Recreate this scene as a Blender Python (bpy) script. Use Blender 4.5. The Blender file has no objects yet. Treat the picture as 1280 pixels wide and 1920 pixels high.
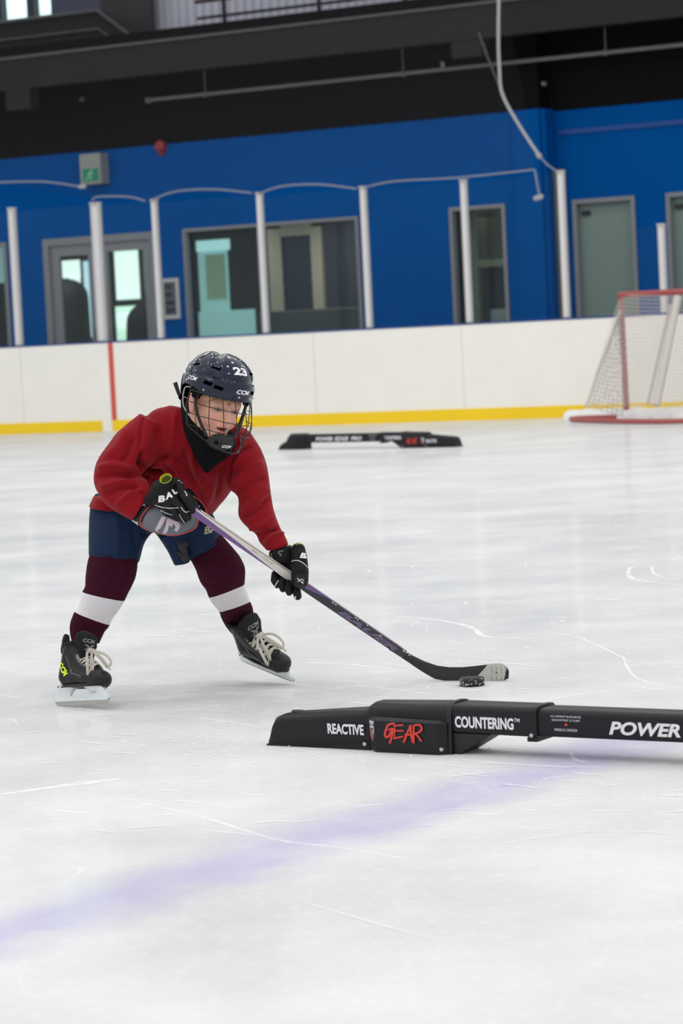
import bpy, bmesh, math, random
import numpy as np
from mathutils import Vector, Matrix
from mathutils.bvhtree import BVHTree
random.seed(7)
rng = np.random.RandomState(11)
PI = math.pi
sc = bpy.context.scene
COL = sc.collection

# ------------------------------------------------------------------ camera
FPX = 5000.0
CAM_H = 1.09
HOR = 620.0
ROLL = math.radians(2.88)
PITCH = math.atan((960 - HOR) / FPX * math.cos(ROLL))
F_ = Vector((0, math.cos(PITCH), -math.sin(PITCH)))
U0 = Vector((0, math.sin(PITCH), math.cos(PITCH)))
X0 = Vector((1, 0, 0))
R_ = math.cos(ROLL) * X0 - math.sin(ROLL) * U0
U_ = math.sin(ROLL) * X0 + math.cos(ROLL) * U0
CAM = Vector((0, 0, CAM_H))
cd = bpy.data.cameras.new('camera')
cam = bpy.data.objects.new('camera', cd)
COL.objects.link(cam)
M = Matrix.Identity(4)
for i in range(3):
    M[i][0] = R_[i]; M[i][1] = U_[i]; M[i][2] = -F_[i]; M[i][3] = CAM[i]
cam.matrix_world = M
cd.sensor_fit = 'VERTICAL'
cd.sensor_height = 36.0
cd.sensor_width = 24.0
cd.lens = 36.0 * FPX / 1920
cd.clip_start = 0.1
cd.clip_end = 300
cd.dof.use_dof = True
cd.dof.focus_distance = 7.95
cd.dof.aperture_fstop = 6.3
sc.camera = cam
sc.view_settings.view_transform = 'Standard'
sc.view_settings.look = 'None'
sc.view_settings.gamma = 1.0
sc.view_settings.exposure = 0.20
sc.cycles.use_denoising = True
sc.cycles.max_bounces = 10
sc.cycles.transparent_max_bounces = 24

# ------------------------------------------------------------------ light
world = bpy.data.worlds.new('arena_air')
sc.world = world
world.use_nodes = True
bg = world.node_tree.nodes['Background']
bg.inputs[0].default_value = (0.965, 0.985, 1.0, 1)
bg.inputs[1].default_value = 0.68
LAMP_W = 42.0
for ix, X in enumerate((-13, -7.5, -2.5, 2.5, 7.5, 13)):
    for iy, Y in enumerate((-3, 2.5, 7.5, 12.5, 18.5, 25)):
        ld = bpy.data.lights.new('high_bay_lamp', 'AREA')
        ld.shape = 'DISK'; ld.size = 0.36
        ld.energy = LAMP_W
        ld.color = (1.0, 0.985, 0.96)
        lo = bpy.data.objects.new('high_bay_lamp', ld)
        lo.location = (X + (0.6 if iy % 2 else -0.6), Y, 8.6)
        COL.objects.link(lo)

def ray(px, py):
    return F_ + R_ * ((px - 640) / FPX) + U_ * ((960 - py) / FPX)
def P(px, py, Y):
    d = ray(px, py)
    return CAM + d * (Y / d.y)
def G(px, py, z=0.0):
    d = ray(px, py)
    return CAM + d * ((z - CAM_H) / d.z)
def proj_np(v):
    d = v - np.array(CAM)
    f = d @ np.array(F_)
    return 640 + FPX * (d @ np.array(R_)) / f, 960 - FPX * (d @ np.array(U_)) / f

# wall frame: u to the right along the boards, v away from the ice
B0 = G(0, 815); B1 = G(1060, 783)
WU = (B1 - B0).normalized()
WV = Vector((-WU.y, WU.x, 0))
WO = G(640, 796)
WO = B0 + WU * ((WO - B0).dot(WU))
def W(u, v, z):
    return WO + WU * u + WV * v + Vector((0, 0, z))
def wz(px, py, v=0.0):
    """(u, z) of a pixel on the wall-parallel plane at depth v"""
    d = ray(px, py)
    t = (WO + WV * v - CAM).dot(WV) / d.dot(WV)
    p = CAM + d * t - WO
    return p.dot(WU), p.z

# ------------------------------------------------------------------ helpers
def lin(c):
    c = c / 255.0
    return c / 12.92 if c <= 0.04045 else ((c + 0.055) / 1.055) ** 2.4
def S(r, g, b):
    return (lin(r), lin(g), lin(b), 1)
def mat(name, col, rough=0.5, metal=0.0, spec=0.5, noise=None, bump=None, coat=0.0, emit=None, sheen=0.0):
    """noise=(scale, amount) varies the colour, bump=(scale, strength, kind)"""
    m = bpy.data.materials.new(name); m.use_nodes = True
    nt = m.node_tree; N = nt.nodes; L = nt.links
    b = N['Principled BSDF']
    b.inputs['Base Color'].default_value = col
    b.inputs['Roughness'].default_value = rough
    b.inputs['Metallic'].default_value = metal
    b.inputs['Specular IOR Level'].default_value = spec
    b.inputs['Coat Weight'].default_value = coat
    b.inputs['Coat Roughness'].default_value = 0.05
    b.inputs['Sheen Weight'].default_value = sheen
    if emit:
        b.inputs['Emission Color'].default_value = emit[0]
        b.inputs['Emission Strength'].default_value = emit[1]
    tc = N.new('ShaderNodeTexCoord')
    if noise:
        n = N.new('ShaderNodeTexNoise'); n.inputs['Scale'].default_value = noise[0]
        n.inputs['Detail'].default_value = 5
        L.new(tc.outputs['Object'], n.inputs['Vector'])
        mx = N.new('ShaderNodeMix'); mx.data_type = 'RGBA'
        mx.inputs['A'].default_value = tuple(c * (1 - noise[1]) for c in col[:3]) + (1,)
        mx.inputs['B'].default_value = tuple(min(1, c * (1 + noise[1])) for c in col[:3]) + (1,)
        L.new(n.outputs['Fac'], mx.inputs['Factor'])
        L.new(mx.outputs['Result'], b.inputs['Base Color'])
    if bump:
        if bump[2] == 'wave':
            t = N.new('ShaderNodeTexWave'); t.inputs['Scale'].default_value = bump[0]
            t.bands_direction = 'DIAGONAL'
        elif bump[2] == 'rib':
            t = N.new('ShaderNodeTexWave'); t.inputs['Scale'].default_value = bump[0]
            t.bands_direction = 'X'; t.inputs['Distortion'].default_value = 0.6
        else:
            t = N.new('ShaderNodeTexNoise'); t.inputs['Scale'].default_value = bump[0]
            t.inputs['Detail'].default_value = 4
        L.new(tc.outputs['Object'], t.inputs['Vector'])
        bp = N.new('ShaderNodeBump'); bp.inputs['Strength'].default_value = bump[1]
        bp.inputs['Distance'].default_value = 0.002
        L.new(t.outputs['Fac'], bp.inputs['Height'])
        L.new(bp.outputs['Normal'], b.inputs['Normal'])
    return m

def tag(o, label=None, cat=None, group=None, kind=None):
    if label: o['label'] = label
    if cat: o['category'] = cat
    if group: o['group'] = group
    if kind: o['kind'] = kind
    return o
def link(name, me, mats=(), parent=None, smooth=True, angle=None):
    o = bpy.data.objects.new(name, me)
    COL.objects.link(o)
    if not isinstance(mats, (list, tuple)): mats = [mats]
    if len(me.materials) == 0:
        for m in mats: me.materials.append(m)
    if smooth:
        me.polygons.foreach_set('use_smooth', [True] * len(me.polygons))
        if angle:
            me.set_sharp_from_angle(angle=math.radians(angle))
    if parent:
        o.parent = parent
        o.matrix_parent_inverse = parent_world(parent).inverted()
    return o
def parent_world(p):
    m = p.matrix_basis.copy()
    if p.parent:
        m = parent_world(p.parent) @ p.matrix_parent_inverse @ m
    return m
def empty(name, loc, label=None, cat=None, group=None):
    o = bpy.data.objects.new(name, None)
    COL.objects.link(o); o.location = loc; o.empty_display_size = 0.1
    return tag(o, label, cat, group)

class MB:
    def __init__(s):
        s.v = []; s.f = []; s.mi = []
    def add(s, vs, fs, mi=0):
        n = len(s.v)
        s.v += [tuple(p) for p in vs]
        s.f += [tuple(i + n for i in f) for f in fs]
        s.mi += [mi] * len(fs) if isinstance(mi, int) else list(mi)
        return s
    def box(s, c, x, y, z, mi=0):
        """c centre, x y z half-extent vectors"""
        c = Vector(c); x = Vector(x); y = Vector(y); z = Vector(z)
        vs = [c + x * a + y * b + z * d for d in (-1, 1) for b in (-1, 1) for a in (-1, 1)]
        fs = [(0, 2, 3, 1), (4, 5, 7, 6), (0, 1, 5, 4), (2, 6, 7, 3), (0, 4, 6, 2), (1, 3, 7, 5)]
        if x.cross(y).dot(z) < 0: fs = [f[::-1] for f in fs]
        return s.add(vs, fs, mi)
    def wbox(s, u0, u1, v0, v1, z0, z1, mi=0):
        return s.box(W((u0 + u1) / 2, (v0 + v1) / 2, (z0 + z1) / 2), WU * abs(u1 - u0) / 2, WV * abs(v1 - v0) / 2, Vector((0, 0, abs(z1 - z0) / 2)), mi)
    def rings(s, rings, cap=True, closed=True, mi=0, loop=False):
        """rings: list of lists of points of the same length"""
        n = len(rings[0]); k = len(rings)
        vs = [p for r in rings for p in r]; fs = []; ms = []
        for i in range(k if loop else k - 1):
            j2 = (i + 1) % k
            for j in range(n if closed else n - 1):
                a = i * n + j; b = i * n + (j + 1) % n; c = j2 * n + (j + 1) % n; d = j2 * n + j
                fs.append((a, b, c, d)); ms.append(mi[i] if isinstance(mi, (list, tuple)) else mi)
        if cap and not loop:
            fs.append(tuple(range(n))[::-1]); ms.append(ms[0])
            fs.append(tuple((k - 1) * n + j for j in range(n))); ms.append(ms[-2])
        return s.add(vs, fs, ms)
    def tube(s, pts, r, n=8, mi=0, loop=False, flat=1.0, up=None):
        pts = [Vector(p) for p in pts]; k = len(pts); rs = []
        prev = None
        for i, p in enumerate(pts):
            if loop: t = pts[(i + 1) % k] - pts[i - 1]
            else: t = pts[min(i + 1, k - 1)] - pts[max(i - 1, 0)]
            t.normalize()
            a = prev if prev is not None else (Vector(up) if up is not None else (Vector((0, 0, 1)) if abs(t.z) < 0.9 else Vector((1, 0, 0))))
            if up is not None: a = Vector(up)
            a = (a - t * a.dot(t))
            if a.length < 1e-6: a = t.orthogonal()
            a.normalize(); b = t.cross(a); prev = a
            rr = r[i] if isinstance(r, (list, tuple)) else r
            rs.append([p + a * math.cos(2 * PI * j / n) * rr * flat + b * math.sin(2 * PI * j / n) * rr for j in range(n)])
        return s.rings(rs, mi=mi, loop=loop)
    def capsule(s, p0, r0, p1, r1, n=16, h=5, sq=None, mi=0):
        """tapered capsule; sq=(dir, k) squashes along a direction"""
        p0 = Vector(p0); p1 = Vector(p1); t = p1 - p0
        if t.length < 1e-6: t = Vector((0, 0, 1e-5))
        t.normalize(); a = t.orthogonal().normalized(); b = t.cross(a)
        rs = []
        for i in range(h + 1):
            th = -PI / 2 + PI / 2 * i / h
            if i == 0: th += 0.12
            rs.append((p0 + t * math.sin(th) * r0, math.cos(th) * r0))
        for i in range(h + 1):
            th = PI / 2 * i / h
            if i == h: th -= 0.12
            rs.append((p1 + t * math.sin(th) * r1, math.cos(th) * r1))
        R = []
        for c, r in rs:
            ring = [c + (a * math.cos(2 * PI * j / n) + b * math.sin(2 * PI * j / n)) * r for j in range(n)]
            if sq:
                d = Vector(sq[0]).normalized(); m = (p0 + p1) / 2
                ring = [q - d * ((q - m).dot(d) * (1 - sq[1])) for q in ring]
            R.append(ring)
        return s.rings(R, mi=mi)
    def mesh(s, name='mesh', recalc=True):
        me = bpy.data.meshes.new(name)
        me.from_pydata(s.v, [], s.f); 
        me.polygons.foreach_set('material_index', s.mi)
        if recalc:
            bm = bmesh.new(); bm.from_mesh(me)
            bmesh.ops.recalc_face_normals(bm, faces=bm.faces)
            bm.to_mesh(me); bm.free()
        me.update()
        return me
    def obj(s, name, mats, parent=None, smooth=True, angle=40, bevel=None):
        me = s.mesh(name)
        if bevel:
            bm = bmesh.new(); bm.from_mesh(me)
            es = [e for e in bm.edges if len(e.link_faces) == 2 and e.calc_face_angle(0) > 0.6]
            bmesh.ops.bevel(bm, geom=es, offset=bevel, segments=2, affect='EDGES', profile=0.7)
            bm.to_mesh(me); bm.free()
        return link(name, me, mats, parent, smooth, angle)

def remesh(mb, voxel, smooth=4, factor=0.5):
    """fuse the closed pieces of a builder into one skin"""
    me = mb.mesh('raw')
    o = bpy.data.objects.new('raw', me); COL.objects.link(o)
    m = o.modifiers.new('r', 'REMESH'); m.mode = 'VOXEL'; m.voxel_size = voxel
    if smooth:
        q = o.modifiers.new('s', 'SMOOTH'); q.iterations = smooth; q.factor = factor
    bpy.context.view_layer.update()
    dg = bpy.context.evaluated_depsgraph_get()
    out = bpy.data.meshes.new_from_object(o.evaluated_get(dg))
    bpy.data.objects.remove(o); bpy.data.meshes.remove(me)
    out.materials.clear()
    return out
def get_v(me):
    a = np.empty(len(me.vertices) * 3); me.vertices.foreach_get('co', a); return a.reshape(-1, 3)
def get_n(me):
    a = np.empty(len(me.vertices) * 3); me.vertex_normals.foreach_get('vector', a); return a.reshape(-1, 3)
def set_v(me, a):
    me.vertices.foreach_set('co', a.ravel()); me.update()

def seclist(secs, n=28, sup=2.0):
    """secs: (Lpx, Rpx, Y, halfdepth[, tiltY]) -> rings whose outline fills the pixels L..R"""
    out = []
    for s_ in secs:
        (lx, ly), (rx, ry), Y, hd = s_[:4]
        tl = s_[4] if len(s_) > 4 else 0.0
        a = P(lx, ly, Y + tl); b = P(rx, ry, Y - tl)
        c = (a + b) / 2; e1 = (b - a) / 2
        dv = (c - CAM).normalized(); dv.z = 0; dv.normalize()
        e1n = e1.normalized()
        dv = (dv - e1n * dv.dot(e1n)).normalized()
        ring = []
        for j in range(n):
            t = 2 * PI * j / n
            ct, st = math.cos(t), math.sin(t)
            ring.append(c + e1 * (abs(ct) ** (2 / sup) * (1 if ct >= 0 else -1)) + dv * hd * (abs(st) ** (2 / sup) * (1 if st >= 0 else -1)))
        out.append(ring)
    return out
def dense(secs, k=4):
    """Catmull-Rom interpolation of section tuples"""
    def flat(s_):
        return np.array([s_[0][0], s_[0][1], s_[1][0], s_[1][1], s_[2], s_[3], s_[4] if len(s_) > 4 else 0.0], float)
    A = [flat(s_) for s_ in secs]; out = []
    for i in range(len(A) - 1):
        p0 = A[max(i - 1, 0)]; p1 = A[i]; p2 = A[i + 1]; p3 = A[min(i + 2, len(A) - 1)]
        for j in range(k):
            t = j / k
            q = 0.5 * ((2 * p1) + (-p0 + p2) * t + (2 * p0 - 5 * p1 + 4 * p2 - p3) * t * t + (-p0 + 3 * p1 - 3 * p2 + p3) * t ** 3)
            out.append(q)
    out.append(A[-1])
    return [((q[0], q[1]), (q[2], q[3]), q[4], q[5], q[6]) for q in out]
def spline(pts, k=6, loop=False):
    pts = [Vector(p) for p in pts]; n = len(pts); out = []
    for i in range(n if loop else n - 1):
        p0 = pts[(i - 1) % n] if loop else pts[max(i - 1, 0)]
        p1 = pts[i]; p2 = pts[(i + 1) % n]; p3 = pts[(i + 2) % n] if loop else pts[min(i + 2, n - 1)]
        for j in range(k):
            t = j / k
            out.append(0.5 * ((2 * p1) + (-p0 + p2) * t + (2 * p0 - 5 * p1 + 4 * p2 - p3) * t * t + (-p0 + 3 * p1 - 3 * p2 + p3) * t ** 3))
    if not loop: out.append(pts[-1])
    return out

def vnoise(p, seed=0):
    """smooth value noise on an (n,3) array"""
    p = p + seed * 17.31
    i = np.floor(p).astype(np.int64); f = p - i
    f = f * f * (3 - 2 * f)
    def h(a, b, c):
        q = (a * 73856093) ^ (b * 19349663) ^ (c * 83492791)
        q = (q ^ (q >> 13)) * 1274126177
        q = q & 0x7fffffff
        return (q % 10007) / 10007.0
    r = 0
    for dx in (0, 1):
        for dy in (0, 1):
            for dz in (0, 1):
                w = (f[:, 0] if dx else 1 - f[:, 0]) * (f[:, 1] if dy else 1 - f[:, 1]) * (f[:, 2] if dz else 1 - f[:, 2])
                r = r + w * h(i[:, 0] + dx, i[:, 1] + dy, i[:, 2] + dz)
    return r * 2 - 1
def creases(me, folds, rough=0.0, scale=18.0, only_front=True):
    """folds: (pixel polyline, width px, height m): ridges (+) and grooves (-) in the cloth"""
    v = get_v(me); n = get_n(me)
    px, py = proj_np(v)
    tc = np.array(CAM) - v; tc /= np.linalg.norm(tc, axis=1)[:, None]
    w = np.clip((n * tc).sum(1) * 2.0, 0, 1) if only_front else 1.0
    d = np.zeros(len(v))
    for pl, wd, amp in folds:
        pl = [(p.x, p.y) for p in spline([(a, b, 0) for a, b in pl], 4)]
        best = np.full(len(v), 1e9); tt = np.zeros(len(v)); tot = len(pl) - 1
        for i in range(tot):
            a = np.array(pl[i]); b = np.array(pl[i + 1]); ab = b - a
            t = np.clip(((px - a[0]) * ab[0] + (py - a[1]) * ab[1]) / (ab @ ab + 1e-9), 0, 1)
            dd = np.hypot(px - a[0] - ab[0] * t, py - a[1] - ab[1] * t)
            m = dd < best; best[m] = dd[m]; tt[m] = (i + t[m]) / tot
        d += amp * np.exp(-(best / wd) ** 2) * np.clip(np.sin(np.clip(tt, 0, 1) * PI) * 1.6 + 0.15, 0, 1) * w
    if rough:
        q = v * scale
        d += rough * (vnoise(q) + 0.5 * vnoise(q * 2.1, 3))
    set_v(me, v + n * d[:, None])
def bvh(me):
    return BVHTree.FromPolygons([tuple(x.co) for x in me.vertices], [tuple(p.vertices) for p in me.polygons])

def text_pts(body, shear=0.0, bold=0.0, cell=None):
    """flat text mesh normalised to 0..1 x 0..1"""
    cu = bpy.data.curves.new('t', 'FONT'); cu.body = body; cu.shear = shear; cu.offset = bold; cu.size = 1
    cu.resolution_u = 3
    o = bpy.data.objects.new('t', cu); COL.objects.link(o)
    bpy.context.view_layer.update()
    me = bpy.data.meshes.new_from_object(o.evaluated_get(bpy.context.evaluated_depsgraph_get()))
    bpy.data.objects.remove(o); bpy.data.curves.remove(cu)
    return me
def decal(name, src, origin, right, up, w, h, m, parent, tree=None, off=0.0012, thick=0.0, curve=None, maxe=0.006, frm=0.06):
    """lay a text or polygon list on a surface. origin = lower-left corner"""
    if isinstance(src, tuple):
        me = text_pts(*src)
        bm = bmesh.new(); bm.from_mesh(me); bpy.data.meshes.remove(me)
    else:
        bm = bmesh.new()
        for pi_, poly in enumerate(src):
            vs = [bm.verts.new((x, y, pi_ * 6e-5)) for x, y in poly]
            bm.faces.new(vs)
    bmesh.ops.triangulate(bm, faces=bm.faces)
    xs = [v.co.x for v in bm.verts]; ys = [v.co.y for v in bm.verts]
    x0, x1, y0, y1 = min(xs), max(xs), min(ys), max(ys)
    if not isinstance(src, tuple): x0, x1, y0, y1 = 0, 1, 0, 1
    for v in bm.verts:
        v.co.x = (v.co.x - x0) / (x1 - x0) * w; v.co.y = (v.co.y - y0) / (y1 - y0) * h
    if tree is not None:
        for _ in range(4):
            es = [e for e in bm.edges if e.calc_length() > maxe]
            if not es: break
            bmesh.ops.subdivide_edges(bm, edges=es, cuts=1)
            bmesh.ops.triangulate(bm, faces=bm.faces)
    origin = Vector(origin); right = Vector(right).normalized(); up = Vector(up)
    up = (up - right * up.dot(right)).normalized(); nrm = right.cross(up)
    dead = []
    for v in bm.verts:
        x, y, zo = v.co.x, v.co.y, v.co.z
        if curve: y += curve(x / w) 
        p = origin + right * x + up * y
        if tree is not None:
            hit = tree.ray_cast(p + nrm * frm, -nrm, frm * 3)
            if hit[0] is not None: p = hit[0] + nrm * (off + zo)
            else: dead.append(v)
        else: p = p + nrm * (off + zo)
        v.co = p
    if dead: bmesh.ops.delete(bm, geom=dead, context='VERTS')
    me = bpy.data.meshes.new(name); bm.to_mesh(me); bm.free()
    return link(name, me, m, parent, smooth=tree is not None)
# ------------------------------------------------------------------ ice
def ice_material():
    m = bpy.data.materials.new('scraped_ice'); m.use_nodes = True
    nt = m.node_tree; N = nt.nodes; L = nt.links
    for n in list(N): N.remove(n)
    out = N.new('ShaderNodeOutputMaterial')
    tc = N.new('ShaderNodeTexCoord')
    def noise(scale, detail, vec, rough=0.5, dist=0.0):
        n = N.new('ShaderNodeTexNoise'); n.inputs['Scale'].default_value = scale
        n.inputs['Detail'].default_value = detail; n.inputs['Roughness'].default_value = rough
        n.inputs['Distortion'].default_value = dist
        L.new(vec, n.inputs['Vector']); return n.outputs['Fac']
    def ramp(fac, a, b, ca=0.0, cb=1.0):
        r = N.new('ShaderNodeMapRange'); r.inputs[1].default_value = a; r.inputs[2].default_value = b
        r.inputs[3].default_value = ca; r.inputs[4].default_value = cb
        L.new(fac, r.inputs[0]); return r.outputs[0]
    def math_(op, a, b=None):
        n = N.new('ShaderNodeMath'); n.operation = op
        for i, x in enumerate((a, b)):
            if x is None: continue
            if isinstance(x, (int, float)): n.inputs[i].default_value = x
            else: L.new(x, n.inputs[i])
        return n.outputs[0]
    def mixc(f, a, b):
        n = N.new('ShaderNodeMix'); n.data_type = 'RGBA'
        L.new(f, n.inputs['Factor'])
        for k, x in (('A', a), ('B', b)):
            if isinstance(x, tuple): n.inputs[k].default_value = x
            else: L.new(x, n.inputs[k])
        return n.outputs['Result']
    obj = tc.outputs['Object']
    # skate scratches: thin veins of a warped cell pattern at several sizes
    def scratches(scale, width, dist, rot):
        mp = N.new('ShaderNodeMapping'); mp.inputs['Rotation'].default_value = (0, 0, rot)
        mp.inputs['Scale'].default_value = (1, 0.45, 1)
        L.new(obj, mp.inputs['Vector'])
        nz = N.new('ShaderNodeTexNoise'); nz.inputs['Scale'].default_value = scale * 0.6
        L.new(mp.outputs[0], nz.inputs['Vector'])
        va = N.new('ShaderNodeVectorMath'); va.operation = 'MULTIPLY_ADD'
        L.new(nz.outputs['Color'], va.inputs[0]); va.inputs[1].default_value = (dist,) * 3
        L.new(mp.outputs[0], va.inputs[2])
        vo = N.new('ShaderNodeTexVoronoi'); vo.feature = 'DISTANCE_TO_EDGE'; vo.inputs['Scale'].default_value = scale
        L.new(va.outputs[0], vo.inputs['Vector'])
        return ramp(vo.outputs['Distance'], 0.0, width, 1.0, 0.0)
    s1 = scratches(1.9, 0.006, 2.6, 0.4)
    s2 = scratches(4.5, 0.010, 2.2, 1.9)
    patch = ramp(noise(2.2, 4, obj), 0.50, 0.68)
    sc_ = math_('MAXIMUM', s1, s2)
    sc_ = math_('MULTIPLY', sc_, math_('MULTIPLY', patch, 0.45))
    cloud = ramp(noise(1.1, 7, obj, 0.62), 0.3, 0.7)
    grit = ramp(noise(34, 6, obj, 0.7), 0.52, 0.7)
    base = mixc(cloud, S(207, 208, 209), S(233, 232, 230))
    base = mixc(math_('MULTIPLY', grit, 0.35), base, S(246, 246, 246))
    # the worn purple line under the surface
    p0 = G(100, 1722); p1 = G(900, 1478)
    d = (p1 - p0).normalized(); nrm = Vector((-d.y, d.x, 0))
    vm = N.new('ShaderNodeVectorMath'); vm.operation = 'DOT_PRODUCT'
    L.new(obj, vm.inputs[0]); vm.inputs[1].default_value = tuple(nrm)
    dist = math_('SUBTRACT', vm.outputs['Value'], p0.dot(nrm))
    dist = math_('ADD', dist, ramp(noise(3.0, 5, obj), 0.2, 0.8, -0.06, 0.06))
    band = ramp(math_('ABSOLUTE', dist), 0.05, 0.20, 1.0, 0.0)
    worn = ramp(noise(6.0, 6, obj, 0.65), 0.25, 0.6, 0.45, 1.0)
    band = math_('MULTIPLY', math_('MULTIPLY', band, worn), 0.80)
    base = mixc(band, base, S(190, 186, 217))
    base = mixc(math_('MULTIPLY', sc_, 0.55), base, S(252, 252, 252))
    df = N.new('ShaderNodeBsdfDiffuse'); L.new(base, df.inputs['Color'])
    gl = N.new('ShaderNodeBsdfGlossy'); gl.inputs['Color'].default_value = (0.98, 0.99, 1, 1)
    rg = ramp(noise(1.7, 5, obj, 0.6), 0.3, 0.7, 0.07, 0.17)
    L.new(rg, gl.inputs['Roughness'])
    fr = N.new('ShaderNodeFresnel'); fr.inputs['IOR'].default_value = 1.31
    wet = ramp(noise(0.8, 6, obj, 0.66), 0.35, 0.65, 0.15, 0.42)
    fac = math_('MULTIPLY', fr.outputs[0], wet)
    fac = math_('MULTIPLY', fac, ramp(sc_, 0, 1, 1.0, 0.2))
    bp = N.new('ShaderNodeBump'); bp.inputs['Strength'].default_value = 0.35; bp.inputs['Distance'].default_value = 0.002
    L.new(math_('ADD', math_('MULTIPLY', noise(60, 4, obj), 0.4), 0.0), bp.inputs['Height'])
    L.new(bp.outputs[0], df.inputs['Normal'])
    mx = N.new('ShaderNodeMixShader')
    L.new(fac, mx.inputs[0]); L.new(df.outputs[0], mx.inputs[1]); L.new(gl.outputs[0], mx.inputs[2])
    L.new(mx.outputs[0], out.inputs['Surface'])
    return m
ICE = ice_material()
mb = MB()
a = W(-28, 0, 0); b = W(20, 0, 0)
c = W(20, -45, 0); d = W(-28, -45, 0)
mb.box((a + b + c + d) / 4 - Vector((0, 0, 0.05)), WU * 24, WV * 22.5, Vector((0, 0, 0.05)))
floor = mb.obj('floor', ICE, smooth=False); tag(floor, kind='structure')

M_white = mat('board_white', S(249, 246, 238), 0.35, noise=(3, 0.04))
M_yellow = mat('kick_yellow', S(252, 212, 0), 0.4)
M_cap = mat('cap_blue', S(26, 62, 130), 0.4)
M_redline = mat('line_red', S(214, 84, 66), 0.45)
M_post = mat('post_white', S(196, 193, 192), 0.45)
M_blue = mat('wall_blue', S(0, 83, 158), 0.7, noise=(1.2, 0.10), spec=0.03)
M_black = mat('soffit_black', S(17, 17, 18), 0.8, spec=0.1)
M_fascia = mat('fascia_grey', S(46, 46, 47), 0.8, spec=0.1)
M_fascia2 = mat('fascia_edge', S(82, 82, 82), 0.7)
M_pipe = mat('pipe_grey', S(120, 120, 120), 0.45)
M_frame = mat('door_frame_grey', S(132, 134, 140), 0.45)
M_frame2 = mat('frame_beige', S(188, 180, 160), 0.5)
M_conc = mat('concrete', S(110, 110, 108), 0.8)
M_rope = mat('rope', S(165, 165, 168), 0.7)

# boards
Z1 = 1.105
mb = MB(); mb.wbox(-28, 14, 0, 0.09, 0.0, Z1 - 0.02)
boards = mb.obj('wall_boards', M_white, smooth=False); tag(boards, kind='structure')
uL0 = wz(0, 808)[0]; uG0 = wz(192, 800)[0]; uG1 = wz(212, 800)[0]
mb = MB(); mb.wbox(-28, uG0, -0.012, 0.0, 0.0, 0.135); mb.wbox(uG1, 14, -0.012, 0.0, 0.0, 0.135)
kick = mb.obj('baseboard_boards', M_yellow, smooth=False); tag(kick, kind='structure')
mb = MB(); mb.wbox(-28, 14, -0.008, 0.11, Z1 - 0.02, Z1)
cap = mb.obj('trim_1', M_cap, smooth=False, bevel=0.004); tag(cap, kind='structure')
mb = MB(); u = wz(211, 720)[0]; mb.wbox(u - 0.035, u + 0.035, -0.006, 0.0, 0.02, Z1 - 0.02)
goal_line = mb.obj('trim_2', M_redline, smooth=False); tag(goal_line, kind='structure')
M_seam = mat('seam_grey', S(214, 213, 210), 0.6)
mb = MB()
for px in (40, 355, 590, 868):
    u = wz(px, 700)[0]; mb.wbox(u - 0.004, u + 0.004, -0.002, 0.001, 0.135, Z1 - 0.02)
seams = mb.obj('trim_3', M_seam, smooth=False); tag(seams, kind='structure')
# dark floor behind the boards
mb = MB(); mb.box(W(-4, 4.6, -0.05), WU * 24, WV * 4.5, Vector((0, 0, 0.05)))
tag(mb.obj('floor', M_conc, smooth=False), kind='structure')

# glass posts and panes
posts = [(-4.63, 2.82, 'leftmost white glass post, left of the grey double door'),
         (-3.36, 2.80, 'wide doubled white glass post in front of the grey double door'),
         (-2.50, 2.78, 'white glass post just left of the framed notice'),
         (-1.01, 2.76, 'white glass post across the middle of the wide dark window'),
         (0.39, 2.735, 'white glass post at the right end of the wide dark window'),
         (1.69, 2.72, 'white glass post in front of the narrow window'),
         (2.90, 2.73, 'tall white glass post where the net rope comes down'),
         (4.07, 2.07, 'short white glass post above the hockey goal')]
for i, (u, z, lab) in enumerate(posts):
    wide = i == 1
    r = empty('glass_post', W(u, 0.05, Z1), lab, 'post', 'white posts holding the rink glass')
    mb = MB(); hw = 0.072 if wide else 0.040
    if i in (0,): hw = 0.052
    zt = z
    if wide:
        mb.wbox(u - 0.072, u - 0.004, 0.02, 0.07, Z1, zt, 0); mb.wbox(u + 0.004, u + 0.072, 0.02, 0.07, Z1, zt, 0)
    else:
        mb.wbox(u - hw, u + hw, 0.02, 0.07, Z1, zt, 0)
    mb.obj('upright', M_post, r, smooth=False, bevel=0.008)
    mb = MB(); mb.wbox(u - hw * 0.5, u + hw * 0.5, 0.014, 0.02, Z1 + 0.01, zt - 0.04)
    mb.obj('cover_strip', mat('post_strip', S(222, 220, 220), 0.4) if i == 0 else bpy.data.materials['post_strip'], r, smooth=False)
    mb = MB(); mb.wbox(u - hw - 0.004, u + hw + 0.004, 0.010, 0.074, zt - 0.012, zt + 0.006)
    mb.obj('cap', M_post, r, smooth=False, bevel=0.003)
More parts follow.
